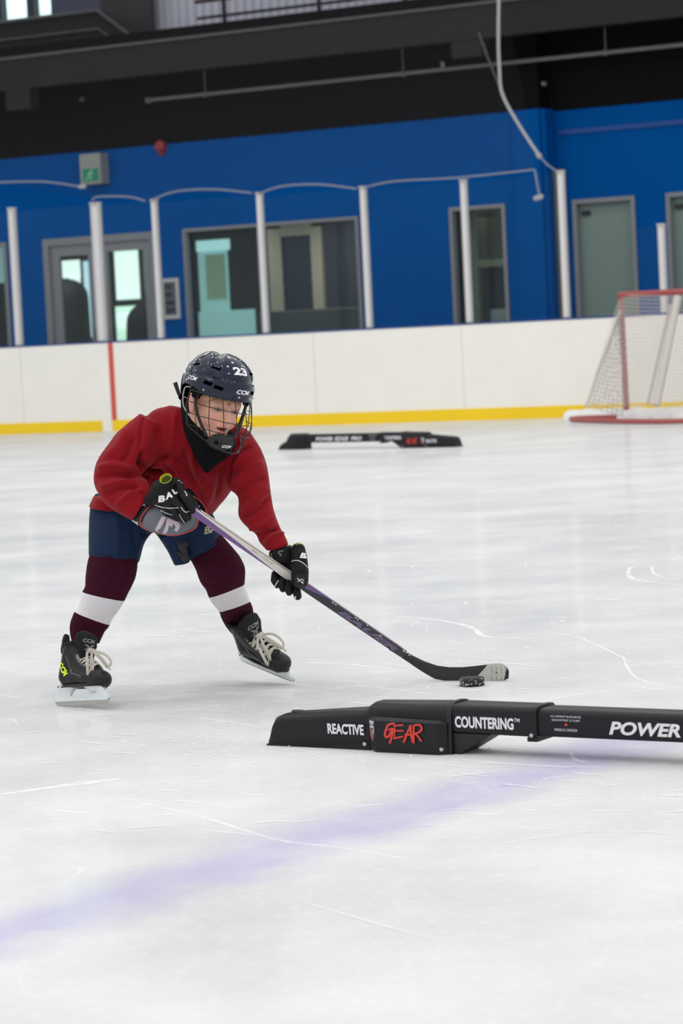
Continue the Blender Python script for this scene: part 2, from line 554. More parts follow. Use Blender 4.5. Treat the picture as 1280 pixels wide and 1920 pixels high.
def glass_material(name, tint, refl=1.0, haze=0.0):
    m = bpy.data.materials.new(name); m.use_nodes = True
    nt = m.node_tree; N = nt.nodes; L = nt.links
    for n in list(N): N.remove(n)
    out = N.new('ShaderNodeOutputMaterial')
    tr = N.new('ShaderNodeBsdfTransparent'); tr.inputs[0].default_value = tint
    gl = N.new('ShaderNodeBsdfGlossy'); gl.inputs['Roughness'].default_value = 0.03
    df = N.new('ShaderNodeBsdfDiffuse'); df.inputs[0].default_value = (0.8, 0.85, 0.95, 1)
    fr = N.new('ShaderNodeFresnel'); fr.inputs[0].default_value = 1.45
    mu = N.new('ShaderNodeMath'); mu.operation = 'MULTIPLY'; L.new(fr.outputs[0], mu.inputs[0]); mu.inputs[1].default_value = refl
    m1 = N.new('ShaderNodeMixShader'); L.new(mu.outputs[0], m1.inputs[0]); L.new(tr.outputs[0], m1.inputs[1]); L.new(gl.outputs[0], m1.inputs[2])
    m2 = N.new('ShaderNodeMixShader'); m2.inputs[0].default_value = haze
    L.new(m1.outputs[0], m2.inputs[1]); L.new(df.outputs[0], m2.inputs[2])
    L.new(m2.outputs[0], out.inputs['Surface'])
    return m
M_glass = glass_material('rink_glass', (0.97, 0.985, 0.985, 1), 0.10, 0.0)
M_pane = glass_material('window_glass', (0.82, 0.88, 0.88, 1), 0.3, 0.01)
us = [-6.0] + [p[0] for p in posts] + [5.4]
zs = [2.8] + [p[1] for p in posts] + [2.07]
where = ['at the left edge over the far left window', 'over the left half of the grey double door', 'over the right half of the grey double door',
         'over the framed notice', 'over the right part of the wide dark window',
         'over the blank blue wall', 'over the narrow window', 'low pane over the green door behind the goal', 'low pane at the right edge behind the goal']
for i in range(len(us) - 1):
    a, b = us[i], us[i + 1]
    zt = min(zs[i], zs[i + 1]) - 0.02
    if i >= 7: zt = 2.05
    mb = MB(); mb.wbox(a + 0.05, b - 0.05, 0.04, 0.052, Z1, zt)
    o = mb.obj('rink_shield', M_glass, smooth=False)
    tag(o, 'clear rink glass on the boards ' + where[i], 'rink glass', 'clear panes above the boards')

# ------------------------------------------------------------------ blue wall behind with its openings
VB = 3.0
ZT = 3.69
def U3(px, py, v=VB): return wz(px, py, v)[0]
def wall_holes(name, u0, u1, z0, z1, v0, v1, holes, m):
    cu = sorted(set([u0, u1] + [h[0] for h in holes] + [h[1] for h in holes]))
    cz = sorted(set([z0, z1] + [h[2] for h in holes] + [h[3] for h in holes]))
    mb = MB()
    for i in range(len(cu) - 1):
        for j in range(len(cz) - 1):
            uc = (cu[i] + cu[i + 1]) / 2; zc = (cz[j] + cz[j + 1]) / 2
            if any(h[0] < uc < h[1] and h[2] < zc < h[3] for h in holes): continue
            mb.wbox(cu[i], cu[i + 1], v0, v1, cz[j], cz[j + 1])
    o = mb.obj(name, m, smooth=False); tag(o, kind='structure'); return o
ZD = 2.545
H_far = (-8.4, U3(12, 450), 1.0, ZD)
H_door = (U3(80, 450), U3(292, 433), 0.0, ZD)
H_win = (U3(343, 430), U3(672, 405), 0.75, ZD)
H_nar = (U3(842, 390), U3(947, 380), 0.0, 2.565)
UC = U3(1012, 205)
wall_holes('wall_back', -26, UC, 0, ZT, VB, VB + 0.16, [H_far, H_door, H_win, H_nar], M_blue)
VR = VB + 0.3
H_b = (wz(1073, 373, VR)[0], wz(1190, 364, VR)[0], 0.0, 2.56)
H_c = (wz(1248, 357, VR)[0], wz(1248, 357, VR)[0] + 1.0, 0.0, 2.56)
wall_holes('wall_right', UC, 9, 0, ZT - 0.02, VR, VR + 0.16, [H_b, H_c], M_blue)
mb = MB(); mb.wbox(UC - 0.002, UC + 0.06, VB, VR + 0.16, 0, ZT); mb.wbox(wz(965, 300, VB)[0], UC, VB - 0.05, VB, 0, ZT)
tag(mb.obj('trim_4', M_blue, smooth=False), kind='structure')
# faint conduit line near the top of the blue wall
M_blue2 = mat('conduit_blue', S(0, 70, 150), 0.5)
mb = MB(); z = wz(1150, 240, VR)[1]; mb.wbox(UC + 0.1, 9, VR - 0.03, VR, z - 0.03, z + 0.03)
tag(mb.obj('trim_5', M_blue2, smooth=False), kind='structure')
# black wall above and the balcony slab
mb = MB(); mb.wbox(-26, UC, VB - 0.02, VB + 0.3, ZT, 5.2); mb.wbox(UC, 9, VR - 0.02, VR + 0.3, ZT - 0.02, 5.2)
tag(mb.obj('wall_upper', M_black, smooth=False), kind='structure')
VF = 2.2
mb = MB(); mb.wbox(-26, 10, VF, VF + 0.22, 4.53, 4.93)
tag(mb.obj('wall_fascia', M_fascia, smooth=False), kind='structure')
mb = MB(); mb.wbox(-26, 10, VF - 0.03, VF + 0.25, 4.93, 4.965)
tag(mb.obj('trim_6', M_fascia2, smooth=False), kind='structure')
mb = MB(); mb.wbox(-26, 10, VF + 0.22, 8.0, 4.62, 4.9)
tag(mb.obj('ceiling', M_black, smooth=False), kind='structure')
# upper dark knee wall, stepping up on the left
def up(px, py, v): return wz(px, py, v)
a = up(0, 60, 5.0); b_ = up(185, 20, 5.0); c_ = up(252, 72, 5.0); 
mb = MB()
prof = [(-26, 4.9), (9, 4.9), (9, c_[1]), (c_[0], c_[1]), (b_[0], b_[1]), (a[0] - 4, b_[1] + 0.02), (-26, b_[1] + 0.02)]
fr = [W(u, 5.0, z) for u, z in prof]; bk = [W(u, 5.2, z) for u, z in prof]
mb.rings([fr, bk])
tag(mb.obj('wall_knee', M_fascia, smooth=False), kind='structure')
mb = MB()
mb.tube([W(prof[i][0], 4.97, prof[i][1] - 0.0) for i in (2, 3, 4, 6)], 0.03, n=6)
mb.tube([W(prof[i][0], 4.97, prof[i][1] - 0.26) for i in (3, 4, 6)], 0.02, n=6)
tag(mb.obj('trim_7', M_fascia2, smooth=False), kind='structure')
# corrugated pale wall behind the balcony
M_corr = mat('corrugated_grey', S(214, 214, 226), 0.5)
pts = []; u = -9.5; i = 0
while u < 7:
    pts += [(u, 5.9), (u + 0.05, 5.9), (u + 0.07, 5.96), (u + 0.12, 5.96)]; u += 0.14
fr = [[W(p[0], p[1], 4.9) for p in pts], [W(p[0], p[1], 7.6) for p in pts]]
mb = MB(); mb.rings(fr, cap=False, closed=False)
o = mb.obj('wall_corrugated', M_corr, smooth=False); tag(o, kind='structure')
M_dkpanel = mat('panel_charcoal', S(48, 46, 48), 0.7)
mb = MB(); u0 = up(188, 10, 5.6)[0]; u1 = up(282, 10, 5.6)[0]; mb.wbox(u0, u1, 5.6, 5.7, 4.9, 7.6)
mb.wbox(-26, up(95, 10, 5.6)[0] - 3.2, 5.6, 5.7, 4.9, 7.6)
tag(mb.obj('wall_partition', M_dkpanel, smooth=False), kind='structure')
# upper lounge window on the left
M_day = mat('daylight_pane', S(200, 235, 235), 0.3, emit=((0.72, 0.95, 0.95, 1), 1.15))
M_mull = mat('mullion_dark', S(40, 42, 48), 0.6)
M_bluegrey = mat('panel_bluegrey', S(66, 68, 92), 0.6)
uu = [up(x, 20, 5.6)[0] for x in (-60, 3, 46, 66, 94, 188)]
mb = MB(); mb.wbox(uu[0], uu[4], 5.75, 5.8, 5.3, 7.4)
w = mb.obj('window_1', M_day, smooth=False); tag(w, kind='structure')
mb = MB(); mb.wbox(uu[2] + 0.04, uu[3] - 0.02, 5.6, 5.74, 5.3, 7.4); mb.wbox(uu[0], uu[1], 5.6, 5.74, 5.3, 7.4)
mb.obj('mullion', M_mull, w, smooth=False)
mb = MB(); mb.wbox(uu[4], uu[5], 5.62, 5.8, 5.0, 7.5)
tag(mb.obj('trim_8', M_bluegrey, smooth=False), kind='structure')
# balcony railing
rl = empty('balcony_railing', W(0, 4.9, 5.4), 'dark grey metal railing in front of the pale corrugated wall', 'railing')
zr0 = c_[1]
mb = MB()
ur = up(370, 35, 4.95); 
mb.tube([W(ur[0], 4.95, ur[1]), W(7, 4.95, ur[1])], 0.022, n=8); 
mb.obj('lower_rail', M_fascia, rl)
mb = MB(); zz = up(372, 3, 4.95)[1]
mb.tube([W(up(366, 3, 4.95)[0], 4.95, zz), W(7, 4.95, zz)], 0.03, n=8); mb.obj('top_rail', mat('rail_brown', S(70, 50, 50), 0.6), rl)
for px in (420, 598, 760):
    u = up(px, 20, 4.95)[0]
    mb = MB(); mb.wbox(u - 0.022, u + 0.022, 4.93, 4.97, 4.9, 7.0); mb.obj('rail_post', M_fascia, rl, smooth=False)
# blocks under the slab
for px0, px1, py0, py1, lab in ((11, 55, 172, 208, 'left'), (846, 900, 74, 110, 'middle')):
    u0, z0 = wz(px0, py1, VF); u1, z1 = wz(px1, py0, VF)
    mb = MB(); mb.wbox(u0, u1, VF + 0.01, VF + 0.21, z0, 4.55)
    tag(mb.obj('trim_9', M_fascia, smooth=False), kind='structure')
# sprinkler pipe
sp = empty('sprinkler_pipe', W(0, 2.9, 4.27), 'thin grey sprinkler pipe running under the black balcony slab', 'pipe')
u0 = wz(278, 190, 2.9)[0]; zp = wz(640, 150, 2.9)[1]
mb = MB(); mb.tube([W(u0, 2.9, zp), W(8, 2.9, zp)], 0.028, n=10); mb.obj('pipe', M_pipe, sp)
mb = MB(); mb.tube([W(u0 - 0.02, 2.9, zp), W(u0 + 0.04, 2.9, zp)], 0.045, n=10); mb.obj('end_cap', M_pipe, sp)
for px, py in ((385, 178), (756, 138), (1135, 96)):
    u = wz(px, py, 2.9)[0]
    mb = MB(); mb.tube([W(u, 2.9, zp + 0.03), W(u, 2.9, 4.62)], 0.008, n=6)
    mb.tube([W(u - 0.02, 2.9, zp), W(u + 0.02, 2.9, zp)], 0.042, n=10); mb.obj('hanger', M_pipe, sp)
u = wz(830, 122, 2.9)[0]
mb = MB(); mb.tube([W(u, 2.9, zp), W(u, 2.9, zp + 0.09)], [0.02, 0.03], n=8); mb.obj('sprinkler_head', mat('brass_dull', S(150, 146, 138), 0.4), sp)
# little junction lamps on the black wall
for (px, py), lab in (((155, 186), 'tiny grey fixture on the black wall, far left'), ((1020, 157), 'tiny grey fixture on the black wall, right of the rope')):
    u, z = wz(px, py, 2.97); mb = MB(); mb.capsule(W(u, 2.95, z), 0.03, W(u, 2.99, z), 0.03, n=10)
    tag(mb.obj('wall_fixture', M_pipe), lab, 'fixture', 'small round fixtures on the black wall')

# ------------------------------------------------------------------ rooms and openings
M_room = mat('room_wall', S(70, 76, 78), 0.8)
M_roomd = mat('room_dark', S(34, 38, 44), 0.8)
M_teal = mat('daylight_teal', S(120, 170, 170), 0.4, emit=((0.30, 0.52, 0.50, 1), 0.55))
M_green = mat('daylight_green', S(120, 140, 110), 0.4, emit=((0.16, 0.25, 0.17, 1), 0.5))
M_bright = mat('daylight_bright', S(230, 240, 225), 0.4, emit=((0.86, 1.0, 0.90, 1), 1.05))
M_foli = mat('daylight_foliage', S(180, 210, 160), 0.4, emit=((0.50, 0.72, 0.40, 1), 0.9))
def room(u0, u1, z1, v0, v1, m):
    mb = MB()
    mb.wbox(u0 - 0.5, u1 + 0.5, v1, v1 + 0.1, 0, z1 + 0.3)
    mb.wbox(u0 - 0.6, u0 - 0.5, v0, v1, 0, z1 + 0.3); mb.wbox(u1 + 0.5, u1 + 0.6, v0, v1, 0, z1 + 0.3)
    mb.wbox(u0 - 0.6, u1 + 0.6, v0, v1 + 0.1, z1 + 0.3, z1 + 0.4)
    tag(mb.obj('wall_room', m, smooth=False), kind='structure')
room(-11.5, H_win[1], ZD, VB + 0.16, 6.4, M_roomd)
room(H_nar[0] - .7, H_nar[1] + .1, ZD, VB + 0.16, 5.0, mat('room_cream', S(120, 118, 108), 0.8))
def frame(mb, h, v, w_, d_, sill=False, mi=0, sides='LRT'):
    u0, u1, z0, z1 = h
    if 'L' in sides: mb.wbox(u0, u0 + w_, v, v + d_, z0, z1, mi)
    if 'R' in sides: mb.wbox(u1 - w_, u1, v, v + d_, z0, z1, mi)
    if 'T' in sides: mb.wbox(u0 + w_, u1 - w_, v, v + d_, z1 - w_, z1, mi)
    if sill: mb.wbox(u0 + w_, u1 - w_, v, v + d_, z0, z0 + w_, mi)
def pane(h, v, parent, m=M_pane):
    mb = MB(); mb.wbox(h[0], h[1], v, v + 0.01, h[2], h[3]); return mb.obj('glass', m, parent, smooth=False)
for (u_, v_, e_) in ((-7.6, 4.6, 16), (-4.8, 4.8, 16), (-2.6, 4.2, 22), (0.0, 3.9, 6)):  # unseen fill lights added to brighten the dim rooms
    ld = bpy.data.lights.new('room_fill_light', 'AREA'); ld.shape = 'DISK'; ld.size = 0.5; ld.energy = e_; ld.color = (1, .95, .88)
    lo = bpy.data.objects.new('room_fill_light', ld); lo.location = W(u_, v_, 2.75); COL.objects.link(lo)
# far left window
mb = MB(); frame(mb, H_far, VB - 0.02, 0.06, 0.14, True)
w = mb.obj('window_2', M_frame, smooth=False); tag(w, kind='structure'); pane(H_far, VB + 0.05, w)
mb = MB(); a0 = wz(-80, 455, 5.6); a1 = wz(13, 530, 5.6); mb.wbox(a0[0], a1[0], 5.6, 5.62, a1[1], a0[1])
tag(mb.obj('window_3', M_teal, smooth=False), kind='structure')
# double door with aluminium frame
mb = MB(); frame(mb, H_door, VB - 0.02, 0.10, 0.16)
dr = mb.obj('door_1', M_frame, smooth=False, bevel=0.004); tag(dr, kind='structure')
um = (U3(176, 500) + U3(184, 500)) / 2 + 0.03
L0 = H_door[0] + 0.10; R1 = H_door[1] - 0.10; zt = ZD - 0.10
for k, (q0, q1) in enumerate(((L0, um - 0.02), (um + 0.02, R1))):
    mb = MB(); frame(mb, (q0, q1, 0.0, zt), VB + 0.02, 0.15 if k == 0 else 0.13, 0.05, True)
    lf = mb.obj('door_leaf', M_frame, dr, smooth=False, bevel=0.003)
    pane((q0 + 0.1, q1 - 0.1, 0.1, zt - 0.1), VB + 0.045, lf)
    mb = MB(); e = q1 - 0.07 if k == 0 else q0 + 0.07
    mb.tube([W(e, VB - 0.03, 0.9), W(e, VB - 0.03, 1.3)], 0.015, n=8); mb.obj('pull_handle', M_pipe, dr)
def glow(name, px0, py0, px1, py1, v, m):
    a0 = wz(px0, py0, v); a1 = wz(px1, py1, v)
    mb = MB(); mb.wbox(a0[0], a1[0], v, v + 0.02, a1[1], a0[1])
    o = mb.obj(name, m, smooth=False); tag(o, kind='structure'); return o
glow('window_4', 104, 490, 150, 520, 6.1, M_bright)
glow('window_4', 130, 520, 150, 534, 6.08, M_bright)
glow('window_5', 155, 490, 182, 632, 6.1, mat('daylight_pale', S(190, 220, 230), 0.4, emit=((0.60, 0.85, 0.95, 1), 0.8)))
glow('window_6', 213, 462, 262, 560, 6.1, M_bright)
glow('window_7', 216, 575, 268, 640, 6.08, mat('daylight_mint', S(220, 240, 225), 0.4, emit=((0.66, 0.92, 0.74, 1), 0.95)))
glow('window_8', 268, 460, 288, 545, 6.1, M_foli)
glow('window_9', 218, 590, 250, 612, 6.05, M_bright)
for (px_, py_, w_, lab) in ((128, 545, .28, 'dark rounded shape low behind the left leaf of the double door'), (272, 590, .30, 'dark rounded shape low behind the right leaf of the double door')):
    u_, z_ = wz(px_, py_, 5.4); mb = MB()
    mb.capsule(W(u_, 5.4, 0.5), w_ * 1.1, W(u_ + .02, 5.4, z_ - w_ * .4), w_, n=18); mb.capsule(W(u_, 5.4, 0.1), w_ * .9, W(u_, 5.4, 0.5), w_, n=18)  # blobs for dark shapes whose identity is unclear
    me = remesh(mb, .03, 3); o = link('rounded_shape', me, M_roomd); tag(o, lab, 'furniture', 'dark shapes inside the lobby')
# wide dark window
mb = MB(); frame(mb, H_win, VB - 0.03, 0.045, 0.10, True)
wn = mb.obj('window_10', M_frame, smooth=False, bevel=0.003); tag(wn, kind='structure'); pane(H_win, VB + 0.05, wn)
u = U3(470, 500); mb = MB(); mb.wbox(U3(488, 500) - 0.03, U3(488, 500) + 0.05, VB, VB + 0.1, 0.8, ZD - 0.05)
mb.obj('mullion', M_frame, wn, smooth=False)
M_grg = mat('room_grey_green', S(84, 96, 94), 0.8)
glow('window_11', 367, 452, 430, 468, 6.2, mat('daylight_band', S(150, 200, 200), 0.4, emit=((0.45, 0.72, 0.72, 1), 0.8)))
glow('window_12', 370, 468, 434, 640, 6.25, M_teal)
glow('window_13', 384, 478, 424, 560, 6.2, M_green)
glow('window_12', 372, 585, 480, 640, 6.1, M_teal)
# inner doorway seen through the window
mb = MB(); v = 5.2
for x0, x1, y0 in ((500, 524, 430), (580, 600, 425)):
    a0 = wz(x0, y0, v); a1 = wz(x1, y0, v); mb.wbox(a0[0], a1[0], v, v + 0.1, 0, a0[1])
a0 = wz(524, 415, v); a1 = wz(580, 440, v); mb.wbox(a0[0], a1[0], v, v + 0.1, a1[1], a0[1])
fd = mb.obj('door_2', M_frame2, smooth=False); tag(fd, kind='structure')
mb = MB(); a0 = wz(524, 441, v); a1 = wz(580, 441, v); mb.wbox(a0[0], a1[0], v + 0.03, v + 0.08, 0, a0[1])
mb.obj('door_leaf', mat('leaf_navy', S(32, 44, 70), 0.6), fd, smooth=False)
mb = MB(); a0 = wz(604, 410, v); a1 = wz(700, 410, v); mb.wbox(a0[0], a1[0] + 0.2, v, v + 0.1, 0, a0[1] + .2)
tag(mb.obj('wall_inner', mat('inner_wall_dark', S(48, 54, 66), 0.7), smooth=False), kind='structure')
# low counter with a small pale ball on it, inside
mb = MB(); a0 = wz(496, 585, 4.4); a1 = wz(690, 590, 4.4)
mb.wbox(a0[0], a1[0], 4.2, 4.7, 0, a0[1])
cn = mb.obj('counter', mat('counter_grey', S(104, 102, 102), 0.6), bevel=0.02, smooth=False)
tag(cn, 'grey counter inside the room behind the wide dark window', 'counter')
# narrow window
mb = MB(); frame(mb, H_nar, VB - 0.03, 0.05, 0.12)
wn = mb.obj('window_14', M_frame, smooth=False, bevel=0.003); tag(wn, kind='structure'); pane(H_nar, VB + 0.06, wn)
M_cream = mat('cream_frame', S(176, 172, 140), 0.6)
mb = MB(); v = 3.5
a0 = wz(872, 395, v); a1 = wz(890, 395, v); mb.wbox(a0[0], a1[0], v, v + 0.06, 0, a0[1])
a2 = wz(960, 405, v); mb.wbox(a0[0], a2[0], v, v + 0.06, a0[1] - 0.05, a0[1] + 0.05)
a3 = wz(960, 484, v); a4 = wz(960, 497, v); mb.wbox(a1[0], a3[0], v - 0.02, v + 0.05, a4[1], a3[1])
tag(mb.obj('window_15', M_cream, smooth=False), kind='structure')
mb = MB(); a0 = wz(892, 410, 3.7); a1 = wz(960, 484, 3.7); mb.wbox(a0[0], a1[0], 3.7, 3.72, a1[1], a0[1], 0)
mb.wbox(a0[0] + 0.05, a1[0], 3.7, 3.72, 0.6, a1[1] - 0.1, 1)
tag(mb.obj('wall_inner', [mat('blind_taupe', S(120, 116, 106), 0.7), mat('inner_dark', S(66, 74, 82), 0.7)], smooth=False), kind='structure')
mb = MB(); a0 = wz(922, 580, 3.5); mb.wbox(a0[0], a0[0] + 0.35, 3.45, 3.68, 0.9, a0[1])
o = mb.obj('storage_box', M_post, smooth=False, bevel=0.01); tag(o, 'small white box low behind the narrow window', 'box')
# greenish doors on the right
M_gdoor = mat('door_green_grey', S(124, 143, 136), 0.6)
for h, nm in ((H_b, 'door_3'), (H_c, 'door_4')):
    mb = MB(); frame(mb, h, VR - 0.03, 0.055, 0.12)
    w = mb.obj(nm, M_frame, smooth=False, bevel=0.004); tag(w, kind='structure')
    mb = MB(); mb.wbox(h[0] + 0.055, h[1] - 0.055, VR + 0.08, VR + 0.13, 0, h[3] - 0.055); mb.obj('door_leaf', M_gdoor, w, smooth=False)
    mb = MB(); mb.wbox(h[0] + 0.09, h[0] + 0.2, VR + 0.04, VR + 0.08, h[3] - 0.2, h[3] - 0.14); mb.obj('door_closer', M_mull, w, smooth=False, bevel=0.01)
# framed notice
a0 = wz(302, 523, VB); a1 = wz(340, 597, VB)
r = empty('framed_notice', W((a0[0] + a1[0]) / 2, VB, a1[1]), 'small white framed black notice on the blue wall beside the double door', 'notice')
mb = MB(); frame(mb, (a0[0], a1[0], a1[1], a0[1]), VB - 0.03, 0.05, 0.03, True); mb.obj('frame', M_post, r, smooth=False)
mb = MB(); mb.wbox(a0[0] + .04, a1[0] - .04, VB - 0.02, VB, a1[1] + .04, a0[1] - .04); mb.obj('sheet', mat('notice_grey', S(88, 92, 104), 0.6), r, smooth=False)
uc = (a0[0] + a1[0]) / 2; M_nd = mat('notice_dark', S(40, 44, 58), 0.6)
for z in (1.45, 1.55, 1.66, 1.77):
    mb = MB(); mb.wbox(uc - 0.07, uc + 0.06 - (z > 1.6) * 0.04, VB - 0.024, VB - 0.02, z, z + 0.05); mb.obj('print_block', M_nd, r, smooth=False)
# exit sign
a0 = wz(152, 290, VB - 0.15); a1 = wz(194, 344, VB - 0.15)
r = empty('exit_sign', W((a0[0] + a1[0]) / 2, VB - .15, a1[1]), 'grey box with a green running figure sign hanging above the double door', 'sign')
mb = MB(); mb.wbox(a0[0], a1[0], VB - 0.2, VB, a1[1], a0[1]); mb.obj('housing', mat('sign_grey', S(152, 156, 150), 0.5), r, smooth=False, bevel=0.01)
uc = (a0[0] + a1[0]) / 2; zc = a1[1] + 0.12
mb = MB(); mb.wbox(uc - 0.12, uc + 0.13, VB - 0.21, VB - 0.2, zc - 0.08, zc + 0.09); mb.obj('green_panel', mat('sign_green', S(20, 110, 80), 0.5, emit=((0.0, 0.22, 0.12, 1), 0.25)), r, smooth=False)
mb = MB()
mb.tube([W(uc + 0.03, VB - .215, zc + 0.05), W(uc - 0.01, VB - .215, zc - 0.01)], 0.014, n=6)
mb.tube([W(uc - 0.01, VB - .215, zc - 0.01), W(uc + 0.03, VB - .215, zc - 0.03), W(uc + 0.01, VB - .215, zc - 0.07)], 0.010, n=6)
mb.tube([W(uc - 0.01, VB - .215, zc - 0.01), W(uc - 0.04, VB - .215, zc - 0.05), W(uc - 0.07, VB - .215, zc - 0.05)], 0.010, n=6)
mb.tube([W(uc - 0.04, VB - .215, zc + 0.02), W(uc + 0.02, VB - .215, zc + 0.04), W(uc + 0.06, VB - .215, zc + 0.01)], 0.008, n=6)
mb.capsule(W(uc + 0.045, VB - .215, zc + 0.068), 0.014, W(uc + 0.046, VB - .215, zc + 0.07), 0.014, n=8)
mb.obj('running_figure', mat('sign_pale', S(170, 215, 195), 0.5), r)
# red alarm bell
a0 = wz(303, 274, VB)
r = empty('alarm_bell', W(a0[0], VB, a0[1]), 'small round red alarm bell at the top of the blue wall', 'alarm bell')
mb = MB(); mb.tube([W(a0[0], VB - 0.08, a0[1]), W(a0[0], VB - 0.06, a0[1]), W(a0[0], VB - 0.0, a0[1])], [0.04, 0.075, 0.085], n=18); mb.obj('gong', mat('bell_red', S(150, 40, 40), 0.4), r)
mb = MB(); mb.wbox(a0[0] - .05, a0[0] + .05, VB - 0.03, VB + 0.0, a0[1] - .12, a0[1] - .05); mb.obj('base', mat('bell_red_dark', S(120, 30, 30), 0.5), r, smooth=False)

# ------------------------------------------------------------------ safety netting with ropes
def net_material():
    m = bpy.data.materials.new('net_mesh'); m.use_nodes = True
    nt = m.node_tree; N = nt.nodes; L = nt.links
    for n in list(N): N.remove(n)
    out = N.new('ShaderNodeOutputMaterial'); tc = N.new('ShaderNodeTexCoord')
    facs = []
    for ang in (PI / 4, -PI / 4):
        du = WU * math.cos(ang) + Vector((0, 0, math.sin(ang)))
        vm = N.new('ShaderNodeVectorMath'); vm.operation = 'DOT_PRODUCT'; vm.inputs[1].default_value = tuple(du)
        L.new(tc.outputs['Object'], vm.inputs[0])
        mu = N.new('ShaderNodeMath'); mu.operation = 'MULTIPLY'; mu.inputs[1].default_value = 1 / 0.042; L.new(vm.outputs['Value'], mu.inputs[0])
        fr = N.new('ShaderNodeMath'); fr.operation = 'FRACT'; L.new(mu.outputs[0], fr.inputs[0])
        lt = N.new('ShaderNodeMath'); lt.operation = 'LESS_THAN'; lt.inputs[1].default_value = 0.055; L.new(fr.outputs[0], lt.inputs[0])
        facs.append(lt.outputs[0])
    mx_ = N.new('ShaderNodeMath'); mx_.operation = 'MAXIMUM'; L.new(facs[0], mx_.inputs[0]); L.new(facs[1], mx_.inputs[1])
    tr = N.new('ShaderNodeBsdfTransparent'); df = N.new('ShaderNodeBsdfDiffuse'); df.inputs[0].default_value = S(76, 76, 80)
    ms = N.new('ShaderNodeMixShader'); L.new(mx_.outputs[0], ms.inputs[0]); L.new(tr.outputs[0], ms.inputs[1]); L.new(df.outputs[0], ms.inputs[2])
    L.new(ms.outputs[0], out.inputs['Surface'])
    return m
VN = -0.02
hem = [(-60, 345), (0, 342), (85, 341), (155, 351), (168, 372), (185, 368), (240, 368), (274, 376), (285, 373), (330, 359), (400, 355), (474, 362), (486, 362), (530, 349), (600, 346), (671, 353), (682, 350), (740, 340), (860, 333), (1000, 319)]
edge = [(1003, 292), (975, 240), (942, 178), (936, 130), (935, 60), (936, -60)]
nr = empty('safety_net', W(0, VN, 2.8), 'fine grey protective netting hung above the rink glass', 'net')
def wp(px, py, v=VN):
    u, z = wz(px, py, v); return W(u, v, z)
bm = bmesh.new()
z0_, z1_ = wz(-60, 345, VN)[1], wz(-60, -60, VN)[1]
vs = [bm.verts.new(p_) for p_ in [W(-24, VN, z0_)] + [wp(x, y) for x, y in hem + edge] + [W(-24, VN, z1_)]]
f = bm.faces.new(vs); bmesh.ops.triangulate(bm, faces=[f])
me = bpy.data.meshes.new('netting'); bm.to_mesh(me); bm.free()
o = link('netting', me, net_material(), nr, smooth=False); o['kind'] = 'stuff'
def rope(name, pts, r, parent, m=M_rope, k=5):
    mb = MB(); mb.tube(spline([wp(x, y, VN - 0.01) for x, y in pts], k), r, n=6); return mb.obj(name, m, parent)
M_rope2 = mat('rope_dim', S(128, 134, 150), 0.7)
mb = MB(); mb.tube([W(-24, VN, z0_), wp(-58, 345)], 0.012, n=6); mb.obj('hem_rope', M_rope2, nr)
for seg in ([(-60, 345), (0, 342), (85, 341), (155, 351)], [(172, 376), (185, 369), (240, 369), (272, 377)], [(286, 374), (330, 359), (400, 355), (472, 362)], [(486, 363), (530, 349), (600, 346), (668, 354)]):
    rope('hem_rope', seg, 0.012, nr, M_rope2)
rope('hem_rope', [(682, 352), (740, 340), (860, 333), (1002, 318)], 0.011, nr, M_rope2)
rope('hem_rope', [(1002, 318), (1007, 345), (1012, 372)], 0.012, nr, M_rope2)
mb = MB(); mb.capsule(wp(1004, 372), 0.03, wp(1014, 369), 0.03, n=8); mb.obj('rope_knot', M_rope, nr)
mb = MB(); mb.capsule(wp(150, 350), 0.025, wp(158, 350), 0.025, n=8); mb.obj('rope_knot', M_rope, nr)
rope('edge_rope', [(936, -60), (934, 60), (936, 130), (942, 178), (975, 238), (1010, 291)], 0.019, nr)
rope('edge_rope', [(1010, 291), (1025, 308), (1042, 320)], 0.010, nr, M_rope2)
mb = MB(); mb.capsule(wp(1009, 290), 0.03, wp(1011, 293), 0.03, n=8); mb.obj('rope_knot', M_rope, nr)
rope('seam_rope', [(897, 60), (915, 110), (940, 172)], 0.012, nr, mat('rope_faint', S(70, 70, 72), 0.7))

# ------------------------------------------------------------------ hockey goal pushed against the boards
M_gred = mat('goal_red', S(168, 82, 80), 0.5)
M_gwhite = mat('goal_white', S(205, 198, 192), 0.6)
gr = empty('hockey_goal', G(1175, 783), 'red framed hockey goal with worn white net at the right edge, facing the boards', 'goal')
YG = 28.4
def gp(px, py, Y): return P(px, py, Y)
mb = MB()
pt = gp(1163, 553, YG); pb = gp(1175, 781, YG); pb.z = 0.02
mb.tube([pb, pb + (pt - pb) * 0.97, pt + Vector((0.03, 0, 0))], 0.032, n=12); mb.obj('goal_post', M_gred, gr)
ct = pt; ce = pt + Vector((1.83 * 0.93, -1.83 * 0.36, 0)); 
mb = MB(); mb.tube([ct + Vector((-0.02, 0, 0)), ce], 0.032, n=12); mb.obj('crossbar', M_gred, gr)
mb = MB(); eb = ce.copy(); eb.z = 0.02; mb.tube([ce, eb], 0.032, n=12); mb.obj('goal_post', M_gred, gr)
bl = G(1072, 786, 0.03); bm2 = G(1175, 790, 0.03); bl2 = G(1290, 789, 0.03); br = G(1420, 780, 0.03)
mb = MB(); mb.tube(spline([pb, G(1110, 783, 0.03), bl, bm2, bl2, br, eb], 6), 0.026, n=10); mb.obj('base_frame', M_gred, gr)
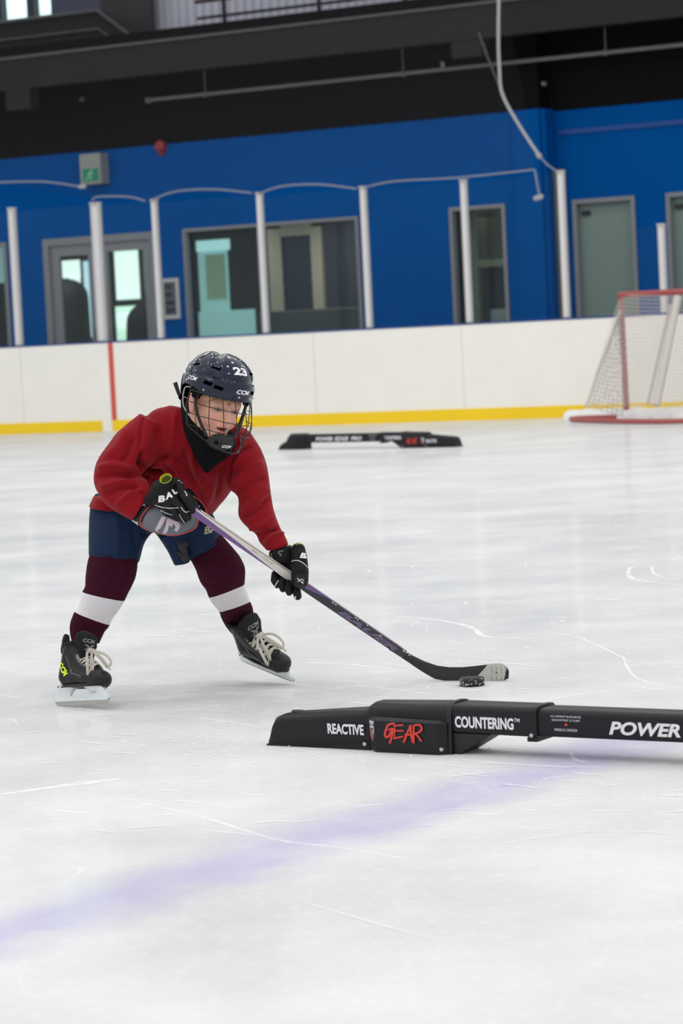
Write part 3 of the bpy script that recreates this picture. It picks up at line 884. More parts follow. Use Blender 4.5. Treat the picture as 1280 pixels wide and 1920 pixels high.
# sloping side bars and centre brace
tb = gp(1166, 575, YG)
sl = gp(1098, 762, YG - 0.5)
mb = MB(); mb.tube([tb, sl], 0.016, n=8); mb.obj('side_bar', M_gwhite, gr)
c0 = gp(1270, 556, YG - 0.5); c1 = gp(1230, 760, YG - 0.9)
mb = MB(); mb.tube([c0, c1], 0.040, n=10); mb.obj('brace', M_gwhite, gr)
c2 = gp(1256, 572, YG - 0.3); c3 = gp(1214, 760, YG - 0.7)
mb = MB(); mb.tube([c2, c3], 0.014, n=8); mb.obj('brace', M_gwhite, gr)
def cord_net(name, quad, nu, nv, r, m, parent):
    """a real grid of cords over a bilinear patch"""
    a, b, c, d = [Vector(q) for q in quad]; mb = MB()
    def pt_(s, t): 
        p = a * (1 - s) * (1 - t) + b * s * (1 - t) + c * s * t + d * (1 - s) * t
        return p + Vector((0, -0.05, -0.03)) * math.sin(s * PI) * math.sin(t * PI)
    for i in range(nu + 1):
        mb.tube([pt_(i / nu, t / 6) for t in range(7)], r, n=3)
    for i in range(nv + 1):
        mb.tube([pt_(t / 6, i / nv) for t in range(7)], r, n=3)
    o = mb.obj(name, m, parent, smooth=False); o['kind'] = 'stuff'; return o
M_cord = mat('cord_white', S(196, 190, 184), 0.8)
M_cordg = mat('cord_grey', S(150, 146, 136), 0.8)
cord_net('net_side', (pt, tb + Vector((0.0, -0.02, 0)), sl, pb), 8, 24, 0.0035, M_cordg, gr)
cord_net('net_back', (pt, c0, c1, sl), 26, 30, 0.0035, M_cord, gr)
cord_net('net_back', (c0, ce, br, c1), 26, 30, 0.0035, M_cord, gr)
# snow heaped on the goal base
mb = MB()
for i in range(34):
    px = 1080 + i * 6.6
    p = G(px + random.uniform(-2, 2), 783 - random.uniform(0, 3), 0.02); r = random.uniform(0.065, 0.10)
    mb.capsule(p + Vector((-0.05, 0.05, 0.0)), r, p + Vector((0.06, 0.04, random.uniform(0.0, 0.03))), r * 0.9, n=10, h=3)
me = remesh(mb, 0.02, 3)
M_snow = mat('snow', S(244, 243, 240), 0.8, noise=(12, 0.04), bump=(40, 0.6, 'noise'))
o = link('snow_bank', me, M_snow); tag(o, 'ridge of white scraped snow along the foot of the hockey goal', 'snow', kind='stuff')
# ------------------------------------------------------------------ marks scraped into the ice
def soft_white(name, a):
    m = bpy.data.materials.new(name); m.use_nodes = True
    nt = m.node_tree; N = nt.nodes; L = nt.links
    for n in list(N): N.remove(n)
    out = N.new('ShaderNodeOutputMaterial'); tr = N.new('ShaderNodeBsdfTransparent'); df = N.new('ShaderNodeBsdfDiffuse')
    df.inputs[0].default_value = S(253, 253, 253); tc = N.new('ShaderNodeTexCoord')
    nz = N.new('ShaderNodeTexNoise'); nz.inputs['Scale'].default_value = 22; nz.inputs['Detail'].default_value = 5
    L.new(tc.outputs['Object'], nz.inputs['Vector'])
    r = N.new('ShaderNodeMapRange'); r.inputs[1].default_value = 0.3; r.inputs[2].default_value = 0.7; r.inputs[3].default_value = a * 0.3; r.inputs[4].default_value = a
    L.new(nz.outputs['Fac'], r.inputs[0])
    ms = N.new('ShaderNodeMixShader'); L.new(r.outputs[0], ms.inputs[0]); L.new(tr.outputs[0], ms.inputs[1]); L.new(df.outputs[0], ms.inputs[2])
    L.new(ms.outputs[0], out.inputs['Surface'])
    return m
def strip(mb, pts, w, z):
    pts = spline(pts, 5); n = len(pts)
    l = []; r = []
    for i, p in enumerate(pts):
        t = (pts[min(i + 1, n - 1)] - pts[max(i - 1, 0)]); t.z = 0; t.normalize()
        k = math.sin(PI * (i + 0.4) / (n - 0.2)) ** 0.5 * w * random.uniform(0.6, 1.2)
        q = Vector((-t.y, t.x, 0)) * k / 2; c = Vector((p.x, p.y, z))
        l.append(c + q); r.append(c - q)
    mb.rings([l, r], cap=False, closed=False)
marks = [([(0, 1490), (110, 1475), (230, 1460)], .04), ([(230, 1500), (370, 1530), (520, 1575), (640, 1590), (770, 1613)], .010),
         ([(310, 1342), (420, 1352), (500, 1368)], .008), ([(100, 1385), (190, 1393)], .008),
         ([(730, 1155), (800, 1160), (860, 1170), (890, 1180), (917, 1195), (1050, 1197)], .022), ([(560, 1243), (640, 1245), (735, 1255)], .02),
         ([(1280, 1098), (1230, 1092), (1185, 1085), (1178, 1070), (1190, 1062), (1230, 1060)], .022), ([(1222, 1063), (1225, 1075), (1245, 1083)], .018),
         ([(1168, 1230), (1175, 1250), (1200, 1275), (1280, 1292)], .010), ([(1000, 1180), (1080, 1195), (1150, 1225), (1175, 1240)], .008),
         ([(890, 1291), (1100, 1294), (1290, 1296)], .008), ([(1000, 1318), (1090, 1302), (1140, 1297)], .012),
         ([(230, 1150), (400, 1153), (640, 1150)], .022), ([(760, 1235), (1000, 1246), (1200, 1243)], .012), ([(260, 1275), (420, 1290), (640, 1300)], .008),
         ([(0, 1345), (28, 1352), (33, 1362)], .006), ([(860, 1425), (1000, 1436), (1130, 1440)], .016), ([(1070, 1412), (1078, 1425), (1100, 1430)], .016),
         ([(620, 1066), (720, 1060), (860, 1064)], .025), ([(1110, 1124), (1165, 1124)], .03), ([(340, 1400), (560, 1408), (700, 1432)], .006),
         ([(0, 1230), (90, 1222), (180, 1226)], .014), ([(480, 980), (700, 984), (900, 981)], .03), ([(20, 1100), (110, 1094)], .02),
         ([(560, 1690), (800, 1760)], .006), ([(900, 1590), (1100, 1560), (1280, 1565)], .006), ([(150, 1560), (330, 1548)], .008)]
mb = MB()
for i, (pl, w) in enumerate(marks):
    strip(mb, [G(x, y) for x, y in pl], w, 0.0006 + 0.00003 * i)
o = mb.obj('skate_marks', soft_white('mark_white', 0.95), smooth=False); tag(o, 'white skate scratches scored across the ice around the player', 'skate marks', kind='stuff')
mb = MB()
for i in range(420):
    y = 860 + (random.random() ** 0.8) * 700; x = random.uniform(-20, 1300)
    L_ = random.uniform(10, 70) * (0.5 + (y - 800) / 600); s = random.uniform(-0.25, 0.25)
    w = random.choice((.004, .006, .012)) * random.uniform(0.6, 1.2)
    strip(mb, [G(x, y), G(x + L_ * .5, y + s * L_ * .25 + random.uniform(-2, 2)), G(x + L_, y + s * L_ * .5)], w, 0.0014 + 0.000004 * i)
o = mb.obj('fine_skate_marks', soft_white('mark_white_fine', 0.7), smooth=False); tag(o, 'faint short white scratches all over the ice', 'skate marks', kind='stuff')
mb = MB()
def flake(p, r):
    n = 5; a0 = random.uniform(0, 6)
    ring = [p + Vector((math.cos(a0 + 2 * PI * j / n) * r * random.uniform(.6, 1.3), math.sin(a0 + 2 * PI * j / n) * r * random.uniform(.6, 1.3), 0)) for j in range(n)]
    top = p + Vector((0, 0, r * random.uniform(.3, .7)))
    mb.add(ring + [top], [(j, (j + 1) % n, n) for j in range(n)])
for cx, cy, sx, sy, k, r in ((500, 1250, 60, 14, 70, .004), (170, 1320, 60, 8, 30, .003), (340, 1255, 120, 20, 40, .004), (780, 1250, 90, 18, 60, .005), (900, 1180, 160, 40, 40, .006),
                             (330, 1395, 90, 18, 60, .004), (640, 1410, 80, 10, 50, .0035), (640, 1300, 600, 160, 160, .004), (860, 1290, 60, 4, 24, .004), (900, 1000, 380, 90, 50, .008)):
    for _ in range(k):
        flake(G(random.gauss(cx, sx), min(1800, max(840, random.gauss(cy, sy))), 0.001), r * random.uniform(.4, 1.4))
o = mb.obj('snow_crumbs', M_snow, smooth=False); tag(o, 'loose white snow crumbs scattered over the ice', 'snow', kind='stuff')

# ------------------------------------------------------------------ training obstacle
M_gear = mat('gear_black', S(22, 22, 26), 0.42, noise=(30, 0.12), bump=(260, 0.12, 'noise'), spec=0.3)
M_gear2 = mat('gear_rim', S(14, 14, 15), 0.5)
M_gtext = mat('gear_letter_white', S(226, 226, 232), 0.5)
M_gredt = mat('gear_letter_red', S(214, 58, 46), 0.5)
M_bolt = mat('bolt_steel', S(190, 190, 192), 0.3, metal=0.8)
def rsec(x, w, z0, z1, r, wt=None):
    """cross-section with rounded top corners at station x"""
    wt = w if wt is None else wt; pts = [(x, -w, z0), (x, w, z0)]
    for k in range(5):
        a = PI / 2 * k / 4; pts.append((x, wt - r + r * math.cos(a), z1 - r + r * math.sin(a)))
    for k in range(5):
        a = PI / 2 + PI / 2 * k / 4; pts.append((x, -wt + r + r * math.cos(a), z1 - r + r * math.sin(a)))
    return pts
def build_gear(label):
    root = empty('training_obstacle', (0, 0, 0), label, 'training obstacle', 'low black stickhandling obstacles')
    mb = MB()
    mb.rings([rsec(0.0, .050, 0, .012, .005), rsec(0.004, .052, 0, .03, .01, .048), rsec(0.012, .055, 0, .060, .018, .05), rsec(.022, .055, 0, .080, .02, .049), rsec(.04, .055, 0, .088, .022, .048), rsec(.32, .057, 0, .114, .026, .050)])
    foot = mb.obj('tapered_foot', M_gear, root, angle=50)
    mb = MB()
    for s in (-1, 1):
        mb.box((.155, s * .056, .014), (.155, 0, .012), (0, .004, 0), (-.0001, 0, .0025))
    mb.obj('skirt_ridge', M_gear, foot, smooth=False)
    mb = MB(); mb.tube([(.066, 0, .080), (.067, 0, .0935)], .018, n=16); mb.obj('end_plug', M_gear2, foot)
    mb = MB(); mb.rings([rsec(.312, .052, 0, .122, .03, .05), rsec(.325, .056, 0, .132, .034, .052), rsec(.562, .058, 0, .139, .034, .052)])
    hub = mb.obj('hinge_block', M_gear, root, angle=45)
    mb = MB()
    for s in (-1, 1):
        prof = [(.320, .055), (.354, .078), (.540, .078), (.560, .062)]
        lo = [(x, s * w, 0.0) for x, w in prof] + [(.560, s * .04, 0), (.320, s * .04, 0)]
        mid = [(x, s * w, .088 if i < 3 else .085) for i, (x, w) in enumerate(prof)] + [(.560, s * .04, .085), (.320, s * .04, .09)]
        hi = [(x + (.006 if i == 0 else 0), s * (w - .014), .100 - i * .003) for i, (x, w) in enumerate(prof)] + [(.560, s * .04, .092), (.320, s * .04, .1)]
        mb.rings([lo, mid, hi])
    mb.obj('side_cheek', M_gear, hub, smooth=False, bevel=.003)
    mb = MB(); mb.rings([rsec(.556, .0605, 0.0, .1425, .036, .055), rsec(.570, .0605, .0, .1425, .036, .055)]); mb.obj('rim', M_gear2, hub, angle=45)
    mb = MB()
    mb.add([(.565, -.05, 0), (.585, -.05, 0), (.68, -.05, .058), (.565, -.05, .058), (.565, .05, 0), (.585, .05, 0), (.68, .05, .058), (.565, .05, .058)],
           [(0, 1, 2, 3), (7, 6, 5, 4), (0, 4, 5, 1), (1, 5, 6, 2), (2, 6, 7, 3), (3, 7, 4, 0)])
    mb.obj('brace', M_gear2, root, smooth=False, bevel=.003)
    mb = MB()
    def bsec(x, z0, z1, w):
        r = .018; out = []
        for cx, cz, a0 in ((w - r, z1 - r, 0), (-w + r, z1 - r, PI / 2), (-w + .008, z0 + .008, PI), (w - .008, z0 + .008, 1.5 * PI)):
            rr = r if cz > (z0 + z1) / 2 else .008
            for k in range(5):
                a = a0 + PI / 2 * k / 4; out.append((x, cx + rr * math.cos(a), cz + rr * math.sin(a)))
        return out
    mb.rings([bsec(.566, .058, .137, .05), bsec(.81, .056, .137, .05)])
    mb.obj('arm', M_gear, root, angle=45)
    mb = MB(); mb.rings([bsec(.80, .058, .133, .046), bsec(1.69, .058, .133, .046)])
    arm = mb.obj('long_bar', M_gear, root, angle=45)
    mb = MB(); mb.rings([bsec(.800, .054, .139, .0515), bsec(.814, .054, .139, .0515)])
    mb.box((.799, 0, .050), (.014, 0, 0), (0, .05, 0), (0, 0, .006)); mb.obj('joint_band', M_gear, root, angle=45)
    mb = MB(); mb.rings([rsec(1.66, .052, .0, .128, .03), rsec(1.675, .062, .0, .141, .034), rsec(1.82, .062, 0, .141, .034), rsec(1.84, .06, 0, .125, .034), rsec(1.875, .058, 0, .075, .03), rsec(1.92, .055, 0, .06, .026), rsec(1.955, .05, 0, .035, .02), rsec(1.965, .045, 0, .012, .006)])
    mb.obj('short_foot', M_gear, root, angle=50)
    for s in (-1, 1):
        for (x, y, z) in ((.308, .0575, .018), (.548, .0725, .016), (.799, .0515, .062)):
            mb = MB(); mb.tube([(x, s * (y - .006), z), (x, s * (y + .003), z)], .0055, n=10); mb.obj('bolt', M_bolt, root)
    for s in (-1, 1):
        R = Vector((1, 0, 0)) if s < 0 else Vector((-1, 0, 0))
        def put(name, src, s0, s1, y, z, h, m, up=(0, 0, 1), right=None):
            x = s0 if s < 0 else s1
            decal(name, src, (x, s * y, z), right or R, up, s1 - s0, h, m, root, off=.0007)
        put('reactive_lettering', ('REACTIVE', 0, .035), .195, .307, .0572, .042, .030, M_gtext, up=(0, -s * -.05, 1))
        put('countering_lettering', ('COUNTERING', 0, .035), .578, .748, .0505, .074, .032, M_gtext)
        put('countering_lettering', ('TM', 0, .01), .750, .766, .0505, .096, .010, M_gtext)
        for wd_, q0, q1 in (('POWER', 1.013, 1.206), ('EDGE', 1.228, 1.386), ('PRO', 1.410, 1.530)):
            if s > 0: q0, q1 = 2.543 - q1, 2.543 - q0
            put('power_lettering', (wd_, .25, .035), q0, q1, .0465, .072, .036, M_gtext)
        put('patent_lettering', ('U.S. PATENT 8,337,040 B2', 0, 0), .852, .937, .0465, .112, .006, M_gtext)
        put('patent_lettering', ('CDN PATENT 2,715,697', 0, 0), .855, .934, .0465, .102, .006, M_gtext)
        put('patent_lettering', ('MADE IN CANADA', 0, 0), .862, .926, .0465, .076, .007, M_gtext)
        leaf = [[(.5, 1), (.62, .72), (.8, .8), (.75, .5), (1, .55), (.85, .3), (.55, .2), (.52, 0), (.48, 0), (.45, .2), (.15, .3), (0, .55), (.25, .5), (.2, .8), (.38, .72)]]
        put('leaf_mark', leaf, .889, .900, .0465, .089, .010, M_gredt)
        # brush-drawn word on the hinge block
        def stroke(pts, w):
            pts = [(a.x, a.y) for a in spline([(x, y, 0) for x, y in pts], 3)]; out = []
            for i in range(len(pts) - 1):
                (x0, y0), (x1, y1) = pts[i], pts[i + 1]; dx, dy = x1 - x0, y1 - y0; l = math.hypot(dx, dy) + 1e-6
                nx, ny = -dy / l * w, dx / l * w * 1.6; ex, ey = dx / l * w * .6, dy / l * w * .6
                out.append([(x0 + nx - ex, y0 + ny - ey), (x0 - nx - ex, y0 - ny - ey), (x1 - nx + ex, y1 - ny + ey), (x1 + nx + ex, y1 + ny + ey)])
            return out
        g = []
        for pts, w in (([(.27, .92), (.12, .85), (.03, .5), (.04, .3), (.12, .35), (.2, .6)], .028), ([(.12, .62), (.24, .68), (.2, .35), (.14, .03)], .026),
                       ([(.27, .82), (.50, .88)], .022), ([(.27, .60), (.5, .62)], .022), ([(.24, .25), (.48, .36)], .022), ([(.30, .82), (.27, .3)], .014),
                       ([(.50, .10), (.60, .5), (.70, .88)], .026), ([(.70, .88), (.70, .5), (.74, .12)], .026), ([(.55, .44), (.74, .46)], .022),
                       ([(.78, .86), (.77, .5), (.76, .10)], .024), ([(.78, .88), (.93, .92), (.98, .74), (.90, .58), (.80, .52)], .026), ([(.82, .52), (.90, .35), (.96, .20)], .024)):
            g += stroke(pts, w)
        put('gear_lettering', g, .382, .500, .0785, .026, .062, M_gredt)
        # shield emblem on the slanted face
        x0, y0 = (.322, .0565); x1, y1 = (.351, .0757)
        Rn = Vector((x1 - x0, s * (y1 - y0), 0)).normalized(); 
        og = Vector((x0 + .006, s * (y0 + .004), .030)) if s < 0 else Vector((x1 - .005, s * (y1 - .003), .030))
        Rn = Rn if s < 0 else -Rn
        w_ = .026
        decal('shield_emblem', [[(.05, .72), (.95, .72), (.88, .3), (.5, 0), (.12, .3)]], og, Rn, (0, 0, 1), w_, .058, M_gtext, root, off=.0007)
        decal('shield_emblem', [[(.14, .6), (.4, .66), (.5, .3), (.75, .2), (.5, .05), (.2, .3)]], og, Rn, (0, 0, 1), w_, .058, M_gredt, root, off=.0011)
        decal('shield_emblem', [[(.45, .62), (.8, .66), (.72, .45), (.85, .3), (.6, .18), (.62, .4)], [(.25, .66), (.34, .68), (.42, .3), (.3, .34)]], og, Rn, (0, 0, 1), w_, .058, M_gear2, root, off=.0013)
        decal('emblem_lettering', ('PEP', 0, .03), og + Vector((0, 0, .044)), Rn, (0, 0, 1), w_, .012, M_gtext, root, off=.0007)
    return root
def copy_tree(o, parent=None):
    c = o.copy(); COL.objects.link(c)
    if parent: c.parent = parent; c.matrix_parent_inverse = o.matrix_parent_inverse.copy()
    for ch in [x for x in o.children]: copy_tree(ch, c)
    return c
g1 = build_gear('low black obstacle in the foreground with white lettering and a red brush-drawn word')
bpy.context.view_layer.update()
g2 = copy_tree(g1)
g2['label'] = 'blurred low black obstacle lying far behind the player near the boards'
t0 = G(503, 1396)
g1.location = t0 + Vector((.028, .036, 0)); g1.scale = (1, 1, .93); g1.rotation_euler = (0, 0, math.atan2(-.54, .842))
e0 = G(861, 838); e1 = G(528, 843)
d = (e1 - e0); Lg = d.length
g2.location = e0 + Vector((0, .03, 0)); g2.rotation_euler = (0, 0, math.atan2(d.y, d.x))
g2.scale = (Lg / 1.965,) * 3

# ------------------------------------------------------------------ hockey stick and puck
M_sdark = mat('stick_charcoal', S(44, 44, 48), 0.35, noise=(90, 0.15))
M_spurp = mat('stick_purple', S(108, 70, 132), 0.25, coat=0.5, noise=(40, 0.15))
M_swhite = mat('stick_white', S(214, 210, 200), 0.35, noise=(25, 0.08), coat=0.3)
M_stext = mat('stick_letter_purple', S(104, 88, 118), 0.4)
M_tape = mat('tape_grey', S(186, 184, 178), 0.8, noise=(120, 0.14), bump=(300, 0.6, 'noise'))
M_sgrey = mat('stick_edge', S(92, 88, 98), 0.35)
sr = empty('hockey_stick', G(860, 1280), 'hockey stick with white and purple shaft and black blade held by the player', 'hockey stick')
YB, YH = 7.80, 8.165
def sY(px): return YB + (YH - YB) * (px - 360) / (795 - 360)
def SP(px, py): return P(px, py, sY(px))
A = SP(362, 957); H_ = SP(790, 1249)
ax = (H_ - A).normalized()
tocam = (CAM - (A + H_) / 2).normalized()
nu = ax.cross(tocam).normalized()
if nu.z < 0: nu = -nu
fr_n = (tocam - ax * tocam.dot(ax)).normalized()
phi = math.radians(16)
tn = (nu * math.cos(phi) + fr_n * math.sin(phi)).normalized()   # normal of the top narrow face
fn = (fr_n * math.cos(phi) - nu * math.sin(phi)).normalized()   # normal of the wide front face
Ls = (H_ - A).length
def ssec(t, hw=.0125, hd=.0085, b=.0022):
    c = A + (H_ - A) * t
    pts = [(-hw, hd - b), (-hw + b, hd), (hw - b, hd), (hw, hd - b), (hw, -hd + b), (hw - b, -hd), (-hw + b, -hd), (-hw, -hd + b)]
    return [c + tn * x + fn * y for x, y in pts]
mb = MB()
mb.rings([ssec(t) for t in (0, .25, .45)]); mb.obj('shaft', M_spurp, sr, smooth=False)
mb = MB()
mb.rings([ssec(t, .0125 - .0012 * max(0, t - .6), .0085) for t in (.45, .7, .92)] ); shaft2 = mb.obj('lower_shaft', M_sdark, sr, smooth=False)
def sdec(name, poly, m, face='front', off=.0005):
    """poly in (t, -1..1) on the front or top face"""
    hw, hd = .0125, .0085
    vs = []
    for t, k in poly:
        c = A + (H_ - A) * t
        vs.append(c + tn * (hw - .0022 if face == 'front' else hw) * (k if face == 'front' else 1) + fn * (hd if face == 'front' else (hd - .0022) * k) + (fn if face == 'front' else tn) * off)
    mb = MB(); mb.add(vs, [tuple(range(len(vs)))]); me = mb.mesh(name, recalc=False); return link(name, me, m, sr, smooth=False)
sdec('white_panel', [(.0, .75), (.0, 1.15), (.42, 1.15), (.42, -1.15), (.38, -1.15), (.32, -.8), (.187, .0)], M_swhite)
sdec('white_panel', [(.02, -1.3), (.02, 1.3), (.45, 1.3), (.45, -1.3)], M_swhite, 'top')
sdec('purple_panel', [(.47, -1.2), (.47, 1.2), (.60, 1.2), (.60, -1.2)], M_spurp, 'top')
sdec('purple_panel', [(.47, -.2), (.47, 1.15), (.56, 1.15)], M_spurp)
sdec('grey_edge', [(.60, -1.2), (.60, 1.2), (.90, 1.2), (.90, -1.2)], M_sgrey, 'top')
def stext(body, t0_, t1_, k0, h, m, shear=.3, bold=.02, off=.0009):
    c = A + (H_ - A) * t0_ + tn * k0 + fn * .0085
    return decal('shaft_lettering', (body, shear, bold), c, ax, tn, Ls * (t1_ - t0_), h, m, sr, off=off)
stext('BAUER', .62, .885, -.0085, .0165, M_stext, .35, .05)
stext('PRO / STIFLEX', .24, .335, .0015, .005, mat('stick_small_grey', S(140, 136, 124), 0.5), .2, 0)
# scratches worn into the edge
mb = MB()
for t in (.585, .60, .69, .695, .735, .80, .805, .90, .905, .91, .915, .93):
    c = A + (H_ - A) * (t + random.uniform(-.004, .004)) + tn * (.0125 - random.uniform(0, .004)) + fn * .009
    mb.box(c, ax * random.uniform(.002, .004), tn * .0008, fn * .0006)
o = mb.obj('worn_chips', M_snow, sr, smooth=False); o['kind'] = 'stuff'
# blade: outline traced in its own upright plane, curved and 6 mm thick
def bY(px): return 8.158 - .075 * (px - 829) / 121 if px > 790 else sY(px) + (8.182 - sY(790)) * max(0, (px - 740) / 50)
top = [(738, 1209), (757, 1220), (775, 1230), (796, 1240), (819, 1248), (842, 1251), (866, 1251), (888, 1249), (914, 1246), (928, 1244), (940, 1244), (950, 1250), (954, 1259)]
bot = [(729, 1218), (748, 1230), (766, 1242), (783, 1254), (799, 1264), (815, 1273), (832, 1279), (860, 1280), (888, 1280.5), (914, 1281), (928, 1281), (944, 1280), (953, 1272)]
def blade_rings(i0, i1, grow=0.0, th=.0035):
    out = []
    for (tx, ty), (bx, by) in list(zip(top, bot))[i0:i1]:
        a_ = P(tx, ty, bY(tx)); b_ = P(bx, by, bY(bx)); d_ = (a_ - b_).normalized(); a_ += d_ * grow; b_ -= d_ * grow
        y = Vector((0.08, 1, 0)).normalized(); t_ = th + max(0, (800 - (tx + bx) / 2) / 60) * .004
        b_.z = max(b_.z, .0008)
        r = []
        for k in range(6): r.append(b_ + (a_ - b_) * (k / 5) - y * t_ * (1 if 0 < k < 5 else .5))
        for k in range(6): r.append(a_ + (b_ - a_) * (k / 5) + y * t_ * (1 if 0 < k < 5 else .5))
        out.append(r)
    return out
M_blade = mat('blade_black', S(30, 30, 32), 0.5, noise=(60, 0.2), bump=(160, 0.3, 'noise'))
mb = MB(); mb.rings(blade_rings(0, 13)); mb.obj('blade', M_blade, sr, angle=60)
mb = MB(); mb.rings(blade_rings(8, 13, .0006, .0045)[0:4] + blade_rings(11, 12, -.001, .0045)); tp = mb.obj('blade_tape', M_tape, sr, angle=60)
mb = MB()
for px in (921, 930, 939, 946):
    mb.tube([P(px, 1250, bY(px) - .0047), P(px + 1.5, 1264, bY(px) - .0052), P(px, 1276, bY(px) - .0047)], .0006, n=4)
mb.obj('tape_crease', mat('crease_grey', S(110, 108, 104), 0.8), tp)
mb = MB(); mb.capsule(P(930, 1261, bY(930) - .005), .0018, P(931, 1261, bY(930) - .005), .0018, n=8); mb.obj('blade_mark', M_gear2, tp)
# the puck
pr = empty('hockey_puck', Vector((0, 0, 0)) + G(886, 1283), 'black hockey puck dusted with snow against the front of the stick blade', 'puck')
c = G(886, 1288.5) + Vector((0, .0381, 0)); c.z = 0
pr.location = c
mb = MB(); R = .0379; n = 64
zs_ = [(0.0006, R - .002), (.002, R), (.006, R)] 
rings = []
for z, r in [(0.0008, R - .0015), (.0024, R), (.023, R), (.0247, R - .0015)]:
    rings.append([c + Vector((math.cos(2 * PI * j / n) * r, math.sin(2 * PI * j / n) * r, z)) for j in range(n)])
mb.rings(rings)
mb.obj('disc', mat('puck_rubber', S(26, 26, 28), 0.6, noise=(200, 0.3), bump=(420, 1.0, 'noise')), pr, angle=50)
mb = MB()
for _ in range(46):
    a = random.uniform(PI * 1.02, PI * 1.98); z = random.uniform(.003, .024); r = random.uniform(.0006, .0016)
    if random.random() < .3: a = random.uniform(PI * 1.0, PI * 1.25)
    q = c + Vector((math.cos(a) * R, math.sin(a) * R, z)); mb.capsule(q, r, q + Vector((.001, 0, .0003)), r, n=5, h=2)
o = mb.obj('snow_specks', M_snow, pr, smooth=False); o['kind'] = 'stuff'
# ------------------------------------------------------------------ the player
M_skin = bpy.data.materials.new('skin'); M_skin.use_nodes = True
_n = M_skin.node_tree.nodes; _b = _n['Principled BSDF']; _a = _n.new('ShaderNodeVertexColor'); _a.layer_name = 'col'
M_skin.node_tree.links.new(_a.outputs['Color'], _b.inputs['Base Color']); _b.inputs['Roughness'].default_value = 0.55
_b.inputs['Subsurface Weight'].default_value = 0.12; _b.inputs['Subsurface Scale'].default_value = 0.01
_b.inputs['Subsurface Radius'].default_value = (1.0, 0.4, 0.25)
M_jersey = mat('jersey_red', S(134, 12, 25), 0.85, noise=(14, 0.07), bump=(330, 0.25, 'noise'), spec=0.15, sheen=0.08)
M_blackcloth = mat('cloth_black', S(16, 17, 19), 0.9, bump=(300, 0.3, 'noise'), spec=0.1)
M_pants = mat('pants_navy', S(23, 41, 70), 0.7, noise=(20, 0.12), bump=(260, 0.3, 'noise'), spec=0.15)
M_sockm = mat('sock_maroon', S(66, 20, 40), 0.9, bump=(95, 0.9, 'rib'), spec=0.08, noise=(60, 0.15))
M_sockw = mat('sock_white', S(232, 228, 232), 0.9, bump=(95, 0.7, 'rib'), spec=0.08)
M_helm = mat('helmet_navy', S(16, 23, 48), 0.13, coat=0.25, spec=0.35)
M_helmdk = mat('helmet_dark', S(2, 3, 6), 0.9, spec=0.0)
M_wire = mat('cage_wire', S(30, 28, 28), 0.35, metal=0.3)
M_rubber = mat('guard_black', S(24, 26, 26), 0.6, bump=(200, 0.2, 'noise'))
M_glove = mat('glove_black', S(15, 15, 17), 0.62, bump=(240, 0.35, 'noise'), spec=0.25)
M_glove2 = mat('glove_shell', S(26, 26, 28), 0.5, bump=(160, 0.2, 'noise'), spec=0.3)
M_lime = mat('lining_lime', S(172, 176, 20), 0.7)
M_pipw = mat('piping_white', S(222, 222, 226), 0.5)
M_letter = mat('letter_white', S(232, 232, 234), 0.45)
M_padg = mat('pad_grey', S(96, 99, 108), 0.5, noise=(20, 0.06))
M_padr = mat('pad_red_edge', S(206, 66, 56), 0.5)
M_pink = mat('pad_pink', S(196, 178, 188), 0.5)

root = empty('person', Vector((-0.45, 8.2, 0)), 'child in a red jersey and navy helmet crouching over a hockey stick', 'person')

# head frame
HC = P(407, 727, 7.93)
yaw, pit, rol = math.radians(33), math.radians(11), math.radians(11)
hx = Vector((math.sin(yaw) * math.cos(pit), -math.cos(yaw) * math.cos(pit), -math.sin(pit)))
hy = Vector((math.cos(yaw), math.sin(yaw), 0))
hz = hx.cross(hy).normalized()
hy2 = (hy * math.cos(rol) - hz * math.sin(rol)); hz = (hz * math.cos(rol) + hy * math.sin(rol)); hy = hy2
def HD(x, y, z): return HC + hx * x + hy * y + hz * z
def HF(x, y, z): return HD(x + .004, y, z * 1.06 - .006)
def hd_np(v):
    d = v - np.array(HC); return d @ np.array(hx), d @ np.array(hy), d @ np.array(hz)
FW, FZ = -.008, 0.0
# frames of the two skates: origin on the ice, heel-to-toe axis, ankle axis
KX = 1.24
def sk_frame(O, xd, zd, sh=0.0, zk=.94, kz=1.26):
    X = Vector(xd).normalized(); Z = Vector(zd); Z = (Z - X * Z.dot(X)).normalized(); return O, X, Z.cross(X), Z, sh, zk, kz
def skT(fr_, x, y, z): return fr_[0] + fr_[1] * (x * KX - fr_[4] * max(0, z - .09)) + fr_[2] * y + fr_[3] * (z * fr_[6] if z < .046 else .046 * fr_[6] + (z - .046) * fr_[5])
_a = math.radians(44)
SKL = sk_frame(G(154, 1322, .010), (math.cos(_a), -math.sin(_a), .09), (.37, .02, 1))
_a = math.radians(45)
_x = Vector((math.cos(_a), -math.sin(_a), -.24)).normalized()
SKR = sk_frame(G(552, 1281, .004) - _x * .098 * KX, _x, (-.40, -.12, .92), .30, .86, .95)
